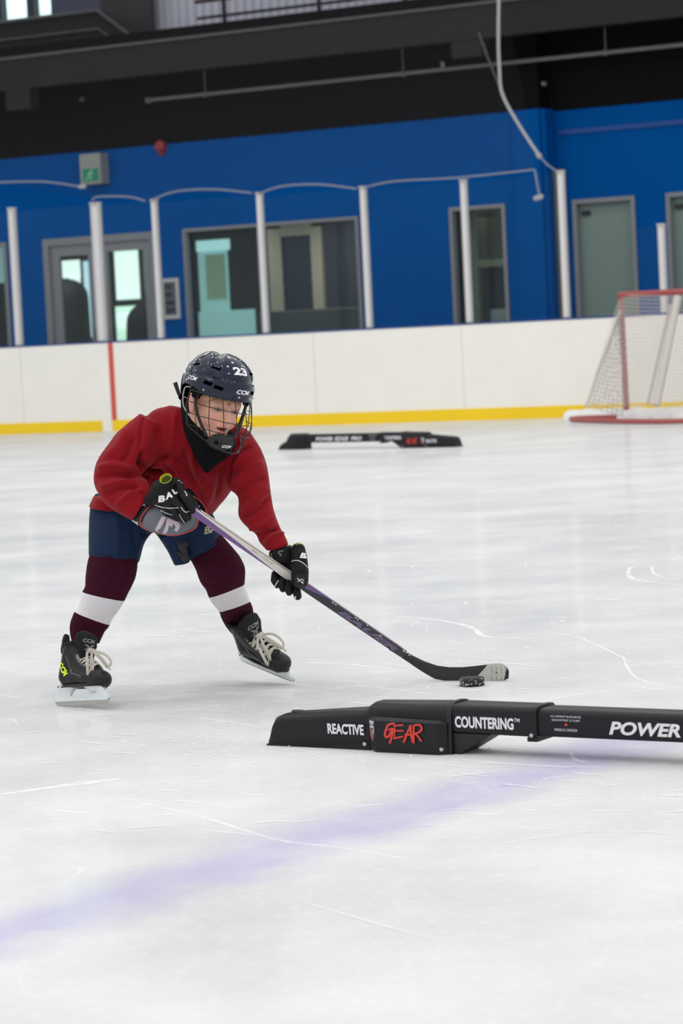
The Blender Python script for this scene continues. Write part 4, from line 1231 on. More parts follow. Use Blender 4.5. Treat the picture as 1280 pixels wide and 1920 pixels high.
# ---- body: one continuous skin (head, neck, trunk, limbs)
mb = MB()
def ell(c, rx, ry, rz, n=20, k=12, fr=None):
    X, Y, Z = fr or (hx, hy, hz); R = []
    for i in range(k + 1):
        th = -PI / 2 + PI * i / k; th = max(-PI / 2 + .1, min(PI / 2 - .1, th))
        R.append([c + X * (math.cos(th) * math.cos(2 * PI * j / n) * rx) + Y * (math.cos(th) * math.sin(2 * PI * j / n) * ry) + Z * (math.sin(th) * rz) for j in range(n)])
    return R
mb.rings(ell(HF(-.012, 0, 0.0), .088, .072, .082)); mb.rings(ell(HF(.026, 0, -.058), .054, .058, .078))
mb.capsule(HF(.050, -.006, -.116), .020, HF(.050, .006, -.116), .020)
for s in (-1, 1):
    mb.capsule(HF(-.005, s * .050, -.078), .022, HF(.045, s * .014, -.116), .018)
    mb.capsule(HF(.050, s * .028, -.074), .022, HF(.042, s * .034, -.084), .021)
    mb.capsule(HF(.070, s * .012, -.026), .010, HF(.060, s * .042, -.030), .010)
    mb.capsule(HF(.072, s * .020, -.0385), .0052, HF(.064, s * .037, -.040), .005)      # upper lid
    mb.capsule(HF(.068, s * .020, -.055), .0055, HF(.061, s * .036, -.053), .0055)       # lower lid
    mb.capsule(HF(.085, s * .007, -.078), .006, HF(.080, s * .009, -.077), .005)
    mb.capsule(HF(.000, s * .078, -.034), .021, HF(.004, s * .076, -.062), .013, sq=(hy, .5))
mb.capsule(HF(.078, 0, -.034), .0075, HF(.091, 0, -.072), .0085)
mb.capsule(HF(.075, -.014, -.0925), .0055, HF(.075, .014, -.0925), .0055); mb.capsule(HF(.080, -.005, -.0915), .005, HF(.080, .005, -.0915), .005)
mb.capsule(HF(.073, -.011, -.1085), .0055, HF(.073, .011, -.1085), .0055)
mb.capsule(HD(-.03, 0, -.06), .046, P(385, 850, 8.05), .046)
mb.capsule(P(385, 850, 8.09), .05, P(300, 950, 8.25), .070); mb.capsule(P(330, 830, 8.11), .05, P(430, 860, 8.11), .05)
mb.capsule(P(262, 955, 8.28), .055, P(330, 955, 8.28), .055)
mb.capsule(P(268, 825, 8.06), .038, P(216, 900, 8.01), .028); mb.capsule(P(216, 900, 8.01), .028, P(268, 940, 7.945), .020)
mb.capsule(P(268, 940, 7.945), .016, P(312, 930, 7.875), .014); mb.capsule(P(312, 930, 7.875), .014, P(332, 946, 7.855), .018)
mb.capsule(P(455, 855, 8.07), .038, P(474, 950, 8.02), .028); mb.capsule(P(474, 950, 8.02), .028, P(526, 1042, 7.975), .018)
mb.capsule(P(526, 1045, 7.98), .014, P(546, 1085, 7.99), .016)
mb.capsule(P(245, 975, 8.27), .055, P(210, 1060, 8.145), .042); mb.capsule(P(210, 1062, 8.15), .038, P(162, 1185, 8.145), .020)
mb.capsule(P(162, 1185, 8.145), .020, skT(SKL, -.05, 0, .12), .018); mb.capsule(skT(SKL, -.05, 0, .10), .018, skT(SKL, .03, 0, .078), .018)
mb.capsule(P(350, 970, 8.27), .055, P(418, 1065, 8.185), .042); mb.capsule(P(418, 1068, 8.185), .038, P(446, 1150, 8.335), .018)
mb.capsule(P(446, 1150, 8.335), .016, skT(SKR, -.05, 0, .12), .018); mb.capsule(skT(SKR, -.05, 0, .10), .018, skT(SKR, .03, 0, .078), .018)
me = remesh(mb, .0032, 3)
v = get_v(me); x, y, z = hd_np(v); x = x - .004; z = (z + .006) / 1.06
c = np.tile(np.array(S(222, 172, 148)[:3]), (len(v), 1))
def paint(w, col):
    global c
    w = np.clip(w, 0, 1)[:, None]; c = c * (1 - w) + np.array(S(*col)[:3]) * w
def blobw(cx, cy, cz, sx, sy, sz, y_=None):
    yy = np.abs(y) if y_ is None else y
    return np.exp(-(((x - cx) / sx) ** 2 + ((yy - cy) / sy) ** 2 + ((z - cz) / sz) ** 2))
paint(blobw(.06, .038, -.08, .03, .022, .022) * .55, (214, 130, 116))
paint(blobw(.09, 0, -.074, .016, .014, .014) * .45, (212, 138, 122))
paint(blobw(-.0, .08, -.05, .03, .02, .03) * .7, (206, 128, 118))
paint(blobw(.068, .030, -.029, .02, .018, .0045) * .8, (150, 112, 78))
paint(blobw(.07, .029, -.0465, .02, .016, .007) * .95, (98, 66, 58))  # eye sockets painted darker to stand for shading
paint(blobw(.08, .012, -.045, .02, .007, .012) * .4, (170, 118, 100))
paint((np.abs(y) < .019) * (x > .055) * np.exp(-((z + .1005 - 9 * y * y) / (.0052 * (1.05 - np.minimum(1, np.abs(y) / .02) ** 2))) ** 2) * 1.5, (60, 16, 18))
paint((np.abs(y) < .015) * (x > .06) * np.exp(-((z + .108) / .004) ** 2) * .8, (190, 96, 92))
paint((np.abs(y) < .015) * (x > .06) * np.exp(-((z + .0915) / .003) ** 2) * .6, (190, 100, 96))
a_ = me.color_attributes.new('col', 'FLOAT_COLOR', 'POINT')
a_.data.foreach_set('color', np.concatenate([c, np.ones((len(v), 1))], 1).astype(np.float32).ravel())
body = link('body', me, M_skin, root)
for s in (-1, 1):
    mb = MB(); mb.capsule(HF(.0595, s * .029, -.0465), .0108, HF(.0598, s * .029, -.0465), .0108, n=18, h=8); e = mb.obj('eye', mat('eye_white_shaded', S(132, 118, 112), 0.35) if s < 0 else bpy.data.materials['eye_white_shaded'], root)  # eye whites darkened in colour, in place of shade
    gz = (hx * .9 + hy * .25 - hz * .15).normalized()
    q = HF(.0595, s * .029, -.0465)
    mb = MB(); mb.capsule(q + gz * .0078, .0060, q + gz * .0082, .0058, n=14, h=5); mb.obj('iris', mat('iris_brown', S(52, 46, 44), 0.2) if s < 0 else bpy.data.materials['iris_brown'], e)
# fringe of blond hair on the forehead and temples
mb = MB()
for i in range(64):
    f = math.radians(-76 + i * 2.4 + random.uniform(-1.5, 1.5)); r0 = 1.0
    L_ = random.uniform(.016, .034)
    p0 = HD(.080 * math.cos(f) + .002, .0735 * math.sin(f), .006); p1 = HD(.083 * math.cos(f) + .003, .075 * math.sin(f), -.012)
    p2 = HD(.081 * math.cos(f) + .002, .0735 * math.sin(f + .06), -.012 - L_ * .6)
    mb.tube(spline([p0, p1, p2], 3), [.0022, .0024, .0024, .0022, .002, .0014, .0006], n=5)
mb.obj('hair', mat('hair_blond', S(176, 142, 92), 0.6, noise=(120, 0.25)), root)

# ---- helmet shell
def hshape(f, zz):
    """outer radius vector of the shell for azimuth f and height angle"""
    cx, sx = math.cos(zz), math.sin(zz)
    ax_ = .124 if math.cos(f) > 0 else .122
    x_ = math.cos(f) * cx * ax_; y_ = math.sin(f) * cx * .0985; z_ = sx * .104
    # squarish crown
    k = 1 + .035 * (math.sin(2 * zz) ** 2)
    x_, y_, z_ = x_ * k, y_ * k, z_ * k
    d = 0.0
    if z_ > .03:
        k2 = min(1, (z_ - .03) / .03); yc = .004 + .62 * max(0, x_ + .012) + .10 * max(0, -x_)
        d -= .0075 * math.exp(-((abs(y_) - yc) / .0085) ** 2) * k2
        d += .004 * math.exp(-((abs(y_) - yc - .024) / .014) ** 2) * k2
    d -= .0045 * math.exp(-((z_ - .030 - .010 * math.cos(f)) / .0035) ** 2)          # groove over the band
    if z_ < .026 + .010 * math.cos(f): d += .0030
    # cross groove between front and rear shells
    if z_ > .02: d -= .0040 * math.exp(-((x_ + .012) / .0045) ** 2) * (abs(y_) > .034)
    # front slot above the brow
    if math.cos(f) > .55 and .036 < z_ < .050: d -= .003
    n_ = Vector((x_ / .124 ** 2, y_ / .0985 ** 2, z_ / .104 ** 2)).normalized()
    return Vector((x_, y_, z_)) + n_ * d
def zbot(f):
    a = abs(math.degrees(math.atan2(math.sin(f), math.cos(f))))
    pts = [(0, -.016), (45, -.016), (66, -.012), (78, -.004), (100, -.002), (116, -.020), (135, -.046), (180, -.056)]
    for (a0, z0), (a1, z1) in zip(pts, pts[1:]):
        if a <= a1: return z0 + (z1 - z0) * (a - a0) / (a1 - a0)
    return -.056
NA, NT = 180, 56
cols = []
for j in range(NA):
    f = 2 * PI * j / NA; e0 = math.asin(max(-.9, zbot(f) / .104))
    out_ = [hshape(f, e0 + (PI / 2 - .02 - e0) * (t / NT)) for t in range(NT + 1)]
    cols.append(out_)
rings = []
for t in range(NT, -1, -1): rings.append([HD(*cols[j][t]) for j in range(NA)])
for t in range(0, NT + 1, 4): rings.append([HD(*(cols[j][t] * .955)) for j in range(NA)])
mb = MB(); mb.rings(rings)
helm = mb.obj('helmet', M_helm, root, angle=60)
htree = bvh(helm.data)
def hdir(f, z_): 
    e = math.asin(z_ / .104); return hshape(f, e)
def hdecal(name, src, f, z_, w, h, m, tilt=0.0, par=None, off=.0008):
    f = math.radians(f); p = hdir(f, z_); 
    n_ = (hx * math.cos(f) / .124 + hy * math.sin(f) / .0985 + hz * (z_ / .104 / .104)).normalized()
    r = Vector(hz).cross(n_).normalized(); u = n_.cross(r)
    r2 = r * math.cos(tilt) + u * math.sin(tilt); u2 = u * math.cos(tilt) - r * math.sin(tilt)
    return decal(name, src, HD(*p) - r2 * w / 2 - u2 * h / 2, r2, u2, w, h, m, par or helm, tree=htree, off=off, maxe=.004)
hdecal('number_lettering', ('23', 0, .045), 4, .066, .050, .028, M_letter)
hdecal('front_lettering', ('CCM', .35, .035), 8, .010, .050, .013, M_letter)
hdecal('side_lettering', ('CCM', .35, .035), -84, .018, .046, .012, M_letter, tilt=.02)
slot = [[(0, .1), (.9, 0), (1, .9), (.08, 1)]]
for f, z_, w in ((-36, .010, .024), (-54, .016, .024), (36, .010, .024), (54, .016, .024)):
    hdecal('vent', slot, f, z_, w * 1.3, .012, M_helmdk, tilt=-.05)
for f, z_ in ((-48, .062), (48, .062), (-92, .058), (92, .058), (-130, .05)):
    hdecal('vent', slot, f, z_, .030, .008, M_helmdk, tilt=.3 if f < 0 else -.3)
for f, z_ in ((-58, -.006), (0, -.006), (58, -.006), (-95, .008), (26, -.006)):
    p = HD(*hdir(math.radians(f), z_)); mb = MB(); mb.capsule(p, .0035, p + (p - HC).normalized() * .001, .0035, n=10, h=3); mb.obj('rivet', M_bolt, helm)
# padding visible under the rim
mb = MB(); mb.tube([HD(.109 * math.cos(math.radians(a)), .088 * math.sin(math.radians(a)), -.015) for a in range(-70, 71, 7)], .007, n=8); mb.obj('foam', M_rubber, helm)
# temple clips
for s in (-1, 1):
    mb = MB(); mb.capsule(HD(.020, s * .092, -.014), .012, HD(.046, s * .086, -.018), .013, sq=(hy * s + hx * .4, .6)); mb.capsule(HD(.030, s * .090, -.028), .010, HD(.040, s * .086, -.030), .009)
    mb.obj('cage_clip', M_blackcloth, helm)
# clear ear loop
M_clear = mat('ear_guard_clear', S(178, 172, 176), 0.3)
for s in (-1, 1):
    mb = MB(); mb.tube(spline([HD(.022, s * .088, -.012), HD(-.030, s * .090, -.016), HD(-.034, s * .086, -.060), HD(-.010, s * .083, -.084), HD(.022, s * .078, -.098)], 5), .0020, n=6); mb.obj('ear_guard', M_clear, helm)
# loose strap end at the back
mb = MB(); a0, a1, a2 = P(343, 750, 7.95), P(335, 738, 7.945), P(328, 717, 7.94)
mb.tube([a0, a1, a2], [.0045, .0055, .0065], n=4, flat=.35, up=(0, 1, 0)); mb.obj('strap_end', M_rubber, helm)
mb = MB(); mb.tube([P(337, 742, 7.944), P(341, 748, 7.944)], .007, n=6); mb.obj('strap_end', M_helmdk, helm)
# ---- wire cage
def cg(f, z_):
    t = (z_ + .012) / -.160
    A_ = .120 + .056 * math.sin(min(1, t * 1.15) * PI * .55) - .026 * max(0, t - .62) / .38
    B_ = .100 + .006 * math.sin(min(1, t) * PI) - .004 * t - .030 * max(0, t - .5) / .5
    return HD(A_ * math.cos(f), B_ * math.sin(f), z_)
cage = None
ZR = (-.022, -.050, -.082, -.116)
mb = MB(); zl = -.170
def zlow(f):
    a = abs(math.degrees(f)) / 82; return zl + .052 * a ** 2.2
rim = [cg(math.radians(f), zlow(math.radians(f))) for f in range(-82, 83, 6)]
mb.tube(rim, .0026, n=8); 
mb.tube([cg(math.radians(f), -.016) for f in range(-82, 83, 6)], .0022, n=8)
for s in (-1, 1): mb.tube([cg(s * math.radians(82), -.016), cg(s * math.radians(83), -.06), cg(s * math.radians(82), zlow(math.radians(82)))], .0026, n=8)
cage = mb.obj('cage', M_wire, helm)
for z_ in ZR[1:]:
    mb = MB(); mb.tube([cg(math.radians(f), z_) for f in range(-82, 83, 5)], .0013, n=6); mb.obj('cross_wire', M_wire, cage)
for f in (-66, -47, -26, -5, 16, 37, 56, 70):
    fr_ = math.radians(f); mb = MB(); mb.tube([cg(fr_, -.016 + (zlow(fr_) + .016) * t / 8) for t in range(9)], .0013, n=6); mb.obj('upright_wire', M_wire, cage)
# padded bars running to the chin cup
for s in (-1, 1):
    mb = MB(); mb.tube(spline([HD(.036, s * .090, -.026), HD(.040, s * .084, -.062), HD(.052, s * .069, -.098), HD(.068, s * .044, -.140)], 4), .0048, n=8); mb.obj('side_strap', M_rubber, helm)
# chin cup
mb = MB(); mb.rings(ell(HD(.078, 0, -.152), .029, .044, .023)); mb.capsule(HD(.085, -.022, -.143), .016, HD(.085, .022, -.143), .016)
me = remesh(mb, .003, 3); cup = link('chin_cup', me, M_rubber, helm); ct_ = bvh(me)
n_ = (hx * 1 - hz * .25).normalized(); r_ = Vector(hy); u_ = n_.cross(r_)
decal('cup_lettering', ('CCM', .35, .05), HD(.11, -.008, -.164), r_, u_, .036, .0095, M_letter, cup, tree=ct_, off=.0008, maxe=.003)
mb = MB(); mb.capsule(HD(.101, -.028, -.150), .006, HD(.102, -.027, -.150), .006, n=10); mb.obj('cup_button', M_blackcloth, cup)

# ---- neck guard
mb = MB()
mb.rings(seclist(dense([((338, 742), (405, 765), 7.99, .06), ((340, 775), (428, 795), 7.985, .075), ((345, 808), (442, 830), 7.985, .07), ((358, 842), (434, 852), 7.972, .055), ((368, 862), (418, 864), 7.965, .045), ((380, 880), (398, 880), 7.965, .038), ((385, 888), (391, 888), 7.965, .03)], 3), 30))
me = remesh(mb, .006, 5); creases(me, [([(350, 800), (380, 815), (420, 810)], 4, .004), ([(352, 830), (385, 850), (425, 838)], 4, .004), ([(345, 780), (365, 795)], 4, .004)], .0015, 30)
link('neck_guard', me, M_blackcloth, root)

# ---- jersey
mb = MB()
torso = [((318, 760), (440, 790), 8.05, .07), ((285, 772), (470, 812), 8.07, .095), ((262, 800), (482, 840), 8.09, .11), ((250, 840), (476, 880), 8.12, .12), ((238, 880), (438, 912), 8.16, .125),
         ((215, 915), (418, 940), 8.20, .125), ((192, 936), (400, 962), 8.235, .12), ((182, 948), (383, 972), 8.25, .118)]
mb.rings(seclist(dense(torso, 3), 40, 2.2))
larm = [((262, 775), (310, 800), 8.05, .05), ((232, 798), (300, 850), 8.03, .065), ((203, 832), (282, 872), 8.015, .065), ((180, 868), (266, 890), 8.0, .060), ((176, 905), (262, 893), 7.985, .056),
        ((194, 940), (270, 896), 7.965, .052), ((222, 962), (276, 904), 7.945, .048), ((248, 976), (282, 922), 7.93, .042)]
mb.rings(seclist(dense(larm, 3), 30))
rarm = [((405, 815), (468, 808), 8.06, .06), ((408, 855), (490, 842), 8.055, .065), ((418, 893), (502, 882), 8.045, .062), ((427, 916), (505, 905), 8.035, .060), ((445, 932), (507, 928), 8.025, .056), ((447, 966), (511, 953), 8.01, .053),
        ((460, 986), (520, 977), 8.0, .050), ((480, 1002), (531, 999), 7.99, .044), ((486, 1018), (537, 1010), 7.98, .040), ((500, 1034), (541, 1022), 7.975, .034)]
mb.rings(seclist(dense(rarm, 3), 30))
# loose hem corner on the left
mb.rings(seclist([((176, 930), (240, 935), 8.24, .10), ((167, 950), (236, 960), 8.25, .10)], 24))
me = remesh(mb, .0042, 4)
folds = [([(258, 866), (272, 876), (288, 885), (306, 887)], 5, -.022), ([(266, 846), (264, 868), (270, 890)], 4, -.012), ([(290, 868), (318, 858), (345, 872)], 5, -.008), ([(278, 900), (290, 894), (300, 896)], 4, .008), ([(268, 893), (284, 897), (296, 905)], 4, -.010), ([(272, 880), (300, 868), (330, 872)], 7, .008),
         ([(277, 760), (266, 790), (262, 840)], 3.5, -.006), ([(427, 914), (432, 870), (446, 848), (476, 835)], 4, -.010), ([(440, 930), (470, 905), (500, 898)], 6, -.007), ([(436, 905), (462, 880), (495, 868)], 7, .007),
         ([(450, 972), (478, 960), (506, 930)], 5, -.007), ([(452, 958), (480, 940), (505, 915)], 6, .006), ([(465, 992), (490, 985), (515, 968)], 5, .006), ([(478, 1003), (500, 998), (528, 990)], 4, -.006), ([(495, 1020), (515, 1003), (535, 1000)], 4, .006), ([(488, 1012), (508, 996), (522, 990)], 4, -.005),
         ([(182, 880), (215, 872), (250, 880)], 6, .008), ([(180, 895), (215, 890), (255, 897)], 5, -.008), ([(184, 915), (220, 905), (258, 905)], 6, .007), ([(195, 932), (230, 915), (262, 915)], 5, -.007), ([(215, 950), (245, 925), (268, 920)], 5, .006),
         ([(240, 800), (225, 835), (200, 858)], 9, .006), ([(250, 820), (240, 850), (225, 868)], 5, -.006), ([(330, 770), (325, 815), (318, 850)], 6, .004), ([(345, 840), (352, 880), (372, 915)], 6, -.007), ([(358, 850), (368, 890), (388, 925)], 6, .007),
         ([(318, 852), (330, 880), (350, 905)], 7, .007), ([(305, 855), (312, 872), (330, 892)], 4, -.006), ([(400, 880), (398, 910), (385, 945)], 7, .007), ([(412, 870), (412, 900), (404, 935)], 4, -.005), ([(375, 890), (380, 920), (380, 955)], 5, -.005),
         ([(455, 815), (450, 845), (430, 880)], 6, .004), ([(300, 800), (290, 835), (280, 860)], 6, -.005)]
creases(me, [(p_, w_, h_ * 1.75) for p_, w_, h_ in folds], .0028, 13)
link('jersey', me, M_jersey, root); jtree = bvh(me)
# ---- pants
mb = MB()
mb.rings(seclist(dense([((178, 925), (392, 955), 8.27, .10), ((172, 948), (396, 972), 8.27, .11), ((170, 965), (402, 985), 8.265, .11), ((180, 985), (395, 992), 8.26, .09)], 3), 36, 2.3))
mb.rings(seclist(dense([((170, 940), (300, 955), 8.26, .09), ((167, 975), (290, 990), 8.24, .10), ((166, 1010), (270, 1020), 8.21, .10), ((167, 1043), (261, 1056), 8.19, .095)], 3), 30, 2.3))
mb.rings(seclist(dense([((268, 975), (395, 955), 8.26, .09), ((292, 1000), (404, 975), 8.24, .095), ((312, 1030), (412, 998), 8.22, .09), ((327, 1060), (417, 1016), 8.20, .085)], 3), 30, 2.3))
mb.rings(seclist(dense([((303, 1003), (345, 1000), 8.15, .05), ((315, 1035), (352, 1035), 8.15, .045), ((326, 1062), (357, 1055), 8.15, .04)], 3), 20))
me = remesh(mb, .0055, 4)
creases(me, [([(215, 960), (222, 1000), (220, 1040)], 8, .006), ([(250, 990), (255, 1020), (252, 1050)], 5, -.006), ([(168, 1036), (215, 1046), (262, 1050)], 2, -.004), ([(330, 985), (360, 1000), (395, 1000)], 5, -.005), ([(310, 1008), (335, 1020), (360, 1040)], 4, -.008),
             ([(355, 1046), (385, 1030), (414, 1008)], 2, -.004), ([(265, 1000), (290, 1004), (310, 1004)], 4, -.006)], .002, 12)
pants = link('pants', me, M_pants, root); ptree = bvh(me)
def facing(px, py, w_px, ang=0.0):
    d = ray(px, py).normalized(); h = P(px, py, 8.0)
    r = (P(px + math.cos(ang) * 10, py - math.sin(ang) * 10, 8.0) - h).normalized(); n_ = -d; u = n_.cross(r).normalized()
    return r, u
def pxdecal(name, src, px, py, wpx, hpx, ang, m, par, tree, Y=7.8, off=.001, maxe=.005, frm=.35):
    """lettering whose lower-left corner is seen at (px, py), dropped on the cloth behind it"""
    k = 8.1 / FPX; r, u = facing(px, py, 0, ang)
    return decal(name, src, P(px, py, Y), r, u, wpx * k, hpx * k, m, par, tree=tree, off=off, maxe=maxe, frm=frm)
pxdecal('pants_lettering', ('BAUER', .3, .04), 369, 1006, 62, 14, math.radians(14), mat('letter_gold', S(176, 168, 140), 0.5), pants, ptree)
mb = MB(); mb.capsule(P(322, 1014, 8.12), .009, P(345, 1022, 8.11), .012, sq=((0, 1, 0), .5)); mb.capsule(P(340, 1024, 8.105), .012, P(346, 1046, 8.105), .013, sq=((0, 1, 0), .5)); mb.capsule(P(333, 1036, 8.10), .004, P(345, 1044, 8.10), .006)
mb.obj('garter', M_rubber, pants)
mb = MB(); mb.rings(seclist([((172, 1044), (259, 1054), 8.19, .085), ((172, 1052), (257, 1060), 8.19, .08)], 26)); mb.obj('hem_lining', M_blackcloth, pants)

# ---- socks over shin guards
def sock(secs, bands, folds):
    D = dense(secs, 6); R = seclist(D, 36, 2.1)
    R2 = []; n = len(R)
    mi = [1 if any(a <= i / (n - 1) <= b for a, b in bands) else 0 for i in range(n)]
    mb = MB(); mb.rings(R, mi=mi); me = mb.mesh('sock')
    bm = bmesh.new(); bm.from_mesh(me); bmesh.ops.subdivide_edges(bm, edges=bm.edges, cuts=1, use_grid_fill=True); bm.to_mesh(me); bm.free()
    creases(me, folds, .0016, 22)
    return link('sock', me, [M_sockm, M_sockw], root)
sock([((174, 1030), (256, 1040), 8.18, .065), ((165, 1050), (258, 1062), 8.15, .068), ((161, 1075), (252, 1088), 8.135, .066), ((159, 1098), (241, 1112), 8.13, .062), ((153, 1112), (232, 1130), 8.13, .058),
      ((146, 1137), (212, 1160), 8.135, .052), ((137, 1152), (204, 1176), 8.135, .048), ((131, 1178), (195, 1187), 8.135, .042), ((134, 1204), (186, 1206), 8.13, .036)],
     [(.475, .70)], [([(162, 1062), (210, 1070), (255, 1066)], 5, .003), ([(160, 1092), (200, 1098), (244, 1100)], 4, -.003), ([(140, 1185), (165, 1195), (190, 1188)], 4, .003)])
sock([((345, 1035), (412, 1000), 8.21, .062), ((358, 1052), (432, 1022), 8.19, .066), ((366, 1066), (450, 1046), 8.17, .068), ((375, 1090), (459, 1066), 8.17, .066), ((385, 1106), (459, 1084), 8.19, .062),
      ((393, 1123), (459, 1098), 8.21, .056), ((408, 1144), (469, 1124), 8.27, .045), ((416, 1161), (474, 1145), 8.325, .036), ((424, 1176), (474, 1164), 8.365, .030), ((436, 1190), (470, 1182), 8.385, .024)],
     [(.535, .672)], [([(365, 1060), (410, 1062), (455, 1060)], 5, .003), ([(376, 1092), (410, 1098), (455, 1082)], 4, -.004), ([(452, 1060), (458, 1068), (458, 1080)], 4, .005)])

# ---- skates
M_boot = mat('boot_black', S(15, 16, 18), 0.4, noise=(40, 0.15), bump=(190, 0.25, 'noise'), spec=0.35)
M_toe = mat('toe_cap', S(18, 19, 21), 0.42, noise=(60, 0.2), spec=0.35)
M_tong = mat('tongue_felt', S(15, 16, 18), 0.9, bump=(220, 0.4, 'noise'))
M_lace = mat('lace_cream', S(196, 190, 178), 0.8, bump=(500, 0.5, 'noise'))
M_hold = mat('holder_white', S(216, 222, 224), 0.35, noise=(30, 0.06))
M_steel = mat('runner_steel', S(176, 176, 172), 0.3, metal=0.85)
M_neon = mat('letter_neon', S(214, 236, 30), 0.5)
M_greyl = mat('letter_grey', S(128, 132, 136), 0.5)
def skate(fr_, neon):
    O, X, Yv, Z = fr_[:4]
    def T(x, y, z): return skT(fr_, x, y, z)
    def capl(mb, a, ra, b, rb, sq=None): mb.capsule(T(*a), ra, T(*b), rb, sq=sq)
    mb = MB()
    capl(mb, (-.062, 0, .078), .031, (-.058, 0, .13), .030); capl(mb, (-.058, 0, .13), .031, (-.048, 0, .178), .035)
    capl(mb, (-.055, 0, .074), .029, (.02, 0, .071), .029); capl(mb, (-.034, 0, .125), .031, (.030, 0, .085), .029); capl(mb, (.015, 0, .070), .033, (.060, 0, .064), .031, (Z, .88))
    capl(mb, (-.040, 0, .150), .033, (-.010, 0, .110), .028)
    capl(mb, (-.082, 0, .165), .020, (-.086, 0, .205 if neon else .216), .015 if neon else .019, (X, .4))
    me = remesh(mb, .0038, 4)
    v = get_v(me) - np.array(O); lx = v @ np.array(X); ly = v @ np.array(Yv); lz = v @ np.array(Z)
    zb_ = .046 * fr_[6]; zt_ = zb_ + .134 * fr_[5]
    lz = np.maximum(lz, zb_ + .0015 * np.sin(lx * 30)); lz = np.where((lz > zt_) & (lx > -.080 * KX - fr_[4] * .1), zt_ + (lz - zt_) * .1, lz)
    ly = ly * np.where(lz < zb_ + .016, .93, 1.0)
    set_v(me, np.array(O) + lx[:, None] * np.array(X) + ly[:, None] * np.array(Yv) + lz[:, None] * np.array(Z))
    bt = link('skate', me, M_boot, root); tr = bvh(me)
    mb = MB(); capl(mb, (.036, 0, .068), .037, (.060, 0, .064), .0345, (Z, .86)); me = remesh(mb, .003, 3)
    v = get_v(me) - np.array(O); lx = v @ np.array(X); ly = v @ np.array(Yv); lz = np.maximum(v @ np.array(Z), zb_ - .0015); k = lx > .036
    lx = np.maximum(lx, .046)
    set_v(me, np.array(O) + lx[:, None] * np.array(X) + ly[:, None] * np.array(Yv) + lz[:, None] * np.array(Z))
    link('toe_cap', me, M_toe, bt, angle=50)
    mb = MB(); mb.rings([[T(x, s * w, z) for x, s, w in ((-.080, -1, .016), (-.03, -1, .024), (.03, -1, .026), (.07, -1, .020), (.084, -1, .006), (.084, 1, .006), (.07, 1, .020), (.03, 1, .026), (-.03, 1, .024), (-.080, 1, .016))] for z in (.042, .049)])
    mb.obj('outsole', M_gear2, bt, angle=40)
    # padded collar lining
    mb = MB(); mb.tube([T(-.047 + .034 * math.cos(a), .033 * math.sin(a), .180 + .006 * math.cos(a)) for a in np.linspace(0, 2 * PI, 20, endpoint=False)], .006, n=8, loop=True); mb.obj('collar_lining', M_tong, bt)
    # tongue
    mb = MB(); capl(mb, (-.004, 0, .150), .032, (-.006, 0, .182), .043, (X * .9 + Z * .2, .36)); capl(mb, (-.008, -.026, .200), .017, (-.008, .026, .200), .017, (X, .6))
    me = remesh(mb, .003, 3); tg = link('tongue', me, M_tong, bt); tt = bvh(me)
    n_ = (X * .95 + Z * .12).normalized(); r_ = -Yv if (-Yv).cross(Z).dot(n_) < 0 else Yv; r_ = Vector(Z).cross(n_).normalized(); u_ = n_.cross(r_)
    decal('tongue_lettering', ('CCM', .3, .04), T(.03, 0, .188) - r_ * .024, r_, u_, .048, .013, M_greyl, tg, tree=tt, maxe=.004)
    decal('tongue_lettering', [[(0, .9), (.3, .9), (.48, .6), (.72, 1), (1, 1), (.6, .45), (.72, 0), (.5, 0), (.42, .3), (.2, 0), (0, 0), (.34, .5)]], T(.03, 0, .163) - r_ * .020, r_, u_, .042, .019, M_greyl, tg, tree=tt, maxe=.004)
    # laces
    mb = MB(); st = [(.046, .106, .026), (.035, .112, .029), (.024, .119, .031), (.013, .127, .032), (.003, .137, .033), (-.005, .149, .033), (-.010, .160, .032)]
    def onboot(x, y, z, o_=.003):
        p = T(x, y, z); q = T(-.01, 0, .07); d = (p - q); h = tr.ray_cast(p + d.normalized() * .05, -d.normalized())
        return (h[0] + d.normalized() * o_) if h[0] is not None else p
    for i, (x, z, w) in enumerate(st):
        for s in (-1, 1):
            x2, z2, w2 = st[min(i + 1, len(st) - 1)]
            a = onboot(x, -s * w, z - .008); b = onboot(x2, s * w2 * .9, z2 - .008); m_ = onboot((x + x2) / 2, 0, (z + z2) / 2 + .004, .006)
            mb.tube(spline([a, m_, b], 4), 0.0046, n=6, flat=.55, up=tuple(Z))
    kn = T(.018, 0, .158)
    mb.capsule(kn - Yv * .008, .0075, kn + Yv * .008, .0075)
    rb = lambda pts, r_=.0052: mb.tube(spline(pts, 5), r_, n=6, flat=.42, up=tuple(X))
    rb([kn, T(.030, -.030, .148), T(.046, -.042, .108), T(.046, -.036, .076), T(.044, -.024, .092), T(.034, -.016, .128), kn])
    rb([kn, T(.036, .030, .152), T(.056, .038, .128), T(.056, .026, .108), T(.038, .014, .134), kn], .0046)
    rb([kn, T(.030, -.012, .142), T(.044, -.018, .110), T(.050, -.024, .088)], .0042)
    rb([kn, T(.034, .012, .146), T(.054, .024, .118), T(.066, .028, .098)], .0036)
    mb.obj('laces', M_lace, bt)
    # eyelet facing and side trims
    mb = MB()
    for s in (-1, 1):
        mb.tube(spline([onboot(.040, s * .024, .094), onboot(.010, s * .029, .112), onboot(-.010, s * .032, .140), onboot(-.018, s * .034, .170)], 4), .0022, n=6)
        mb.tube(spline([onboot(-.070, s * .03, .168), onboot(-.050, s * .036, .140), onboot(-.046, s * .036, .110), onboot(-.020, s * .036, .085), onboot(.02, s * .034, .070)], 5), .0016, n=6)
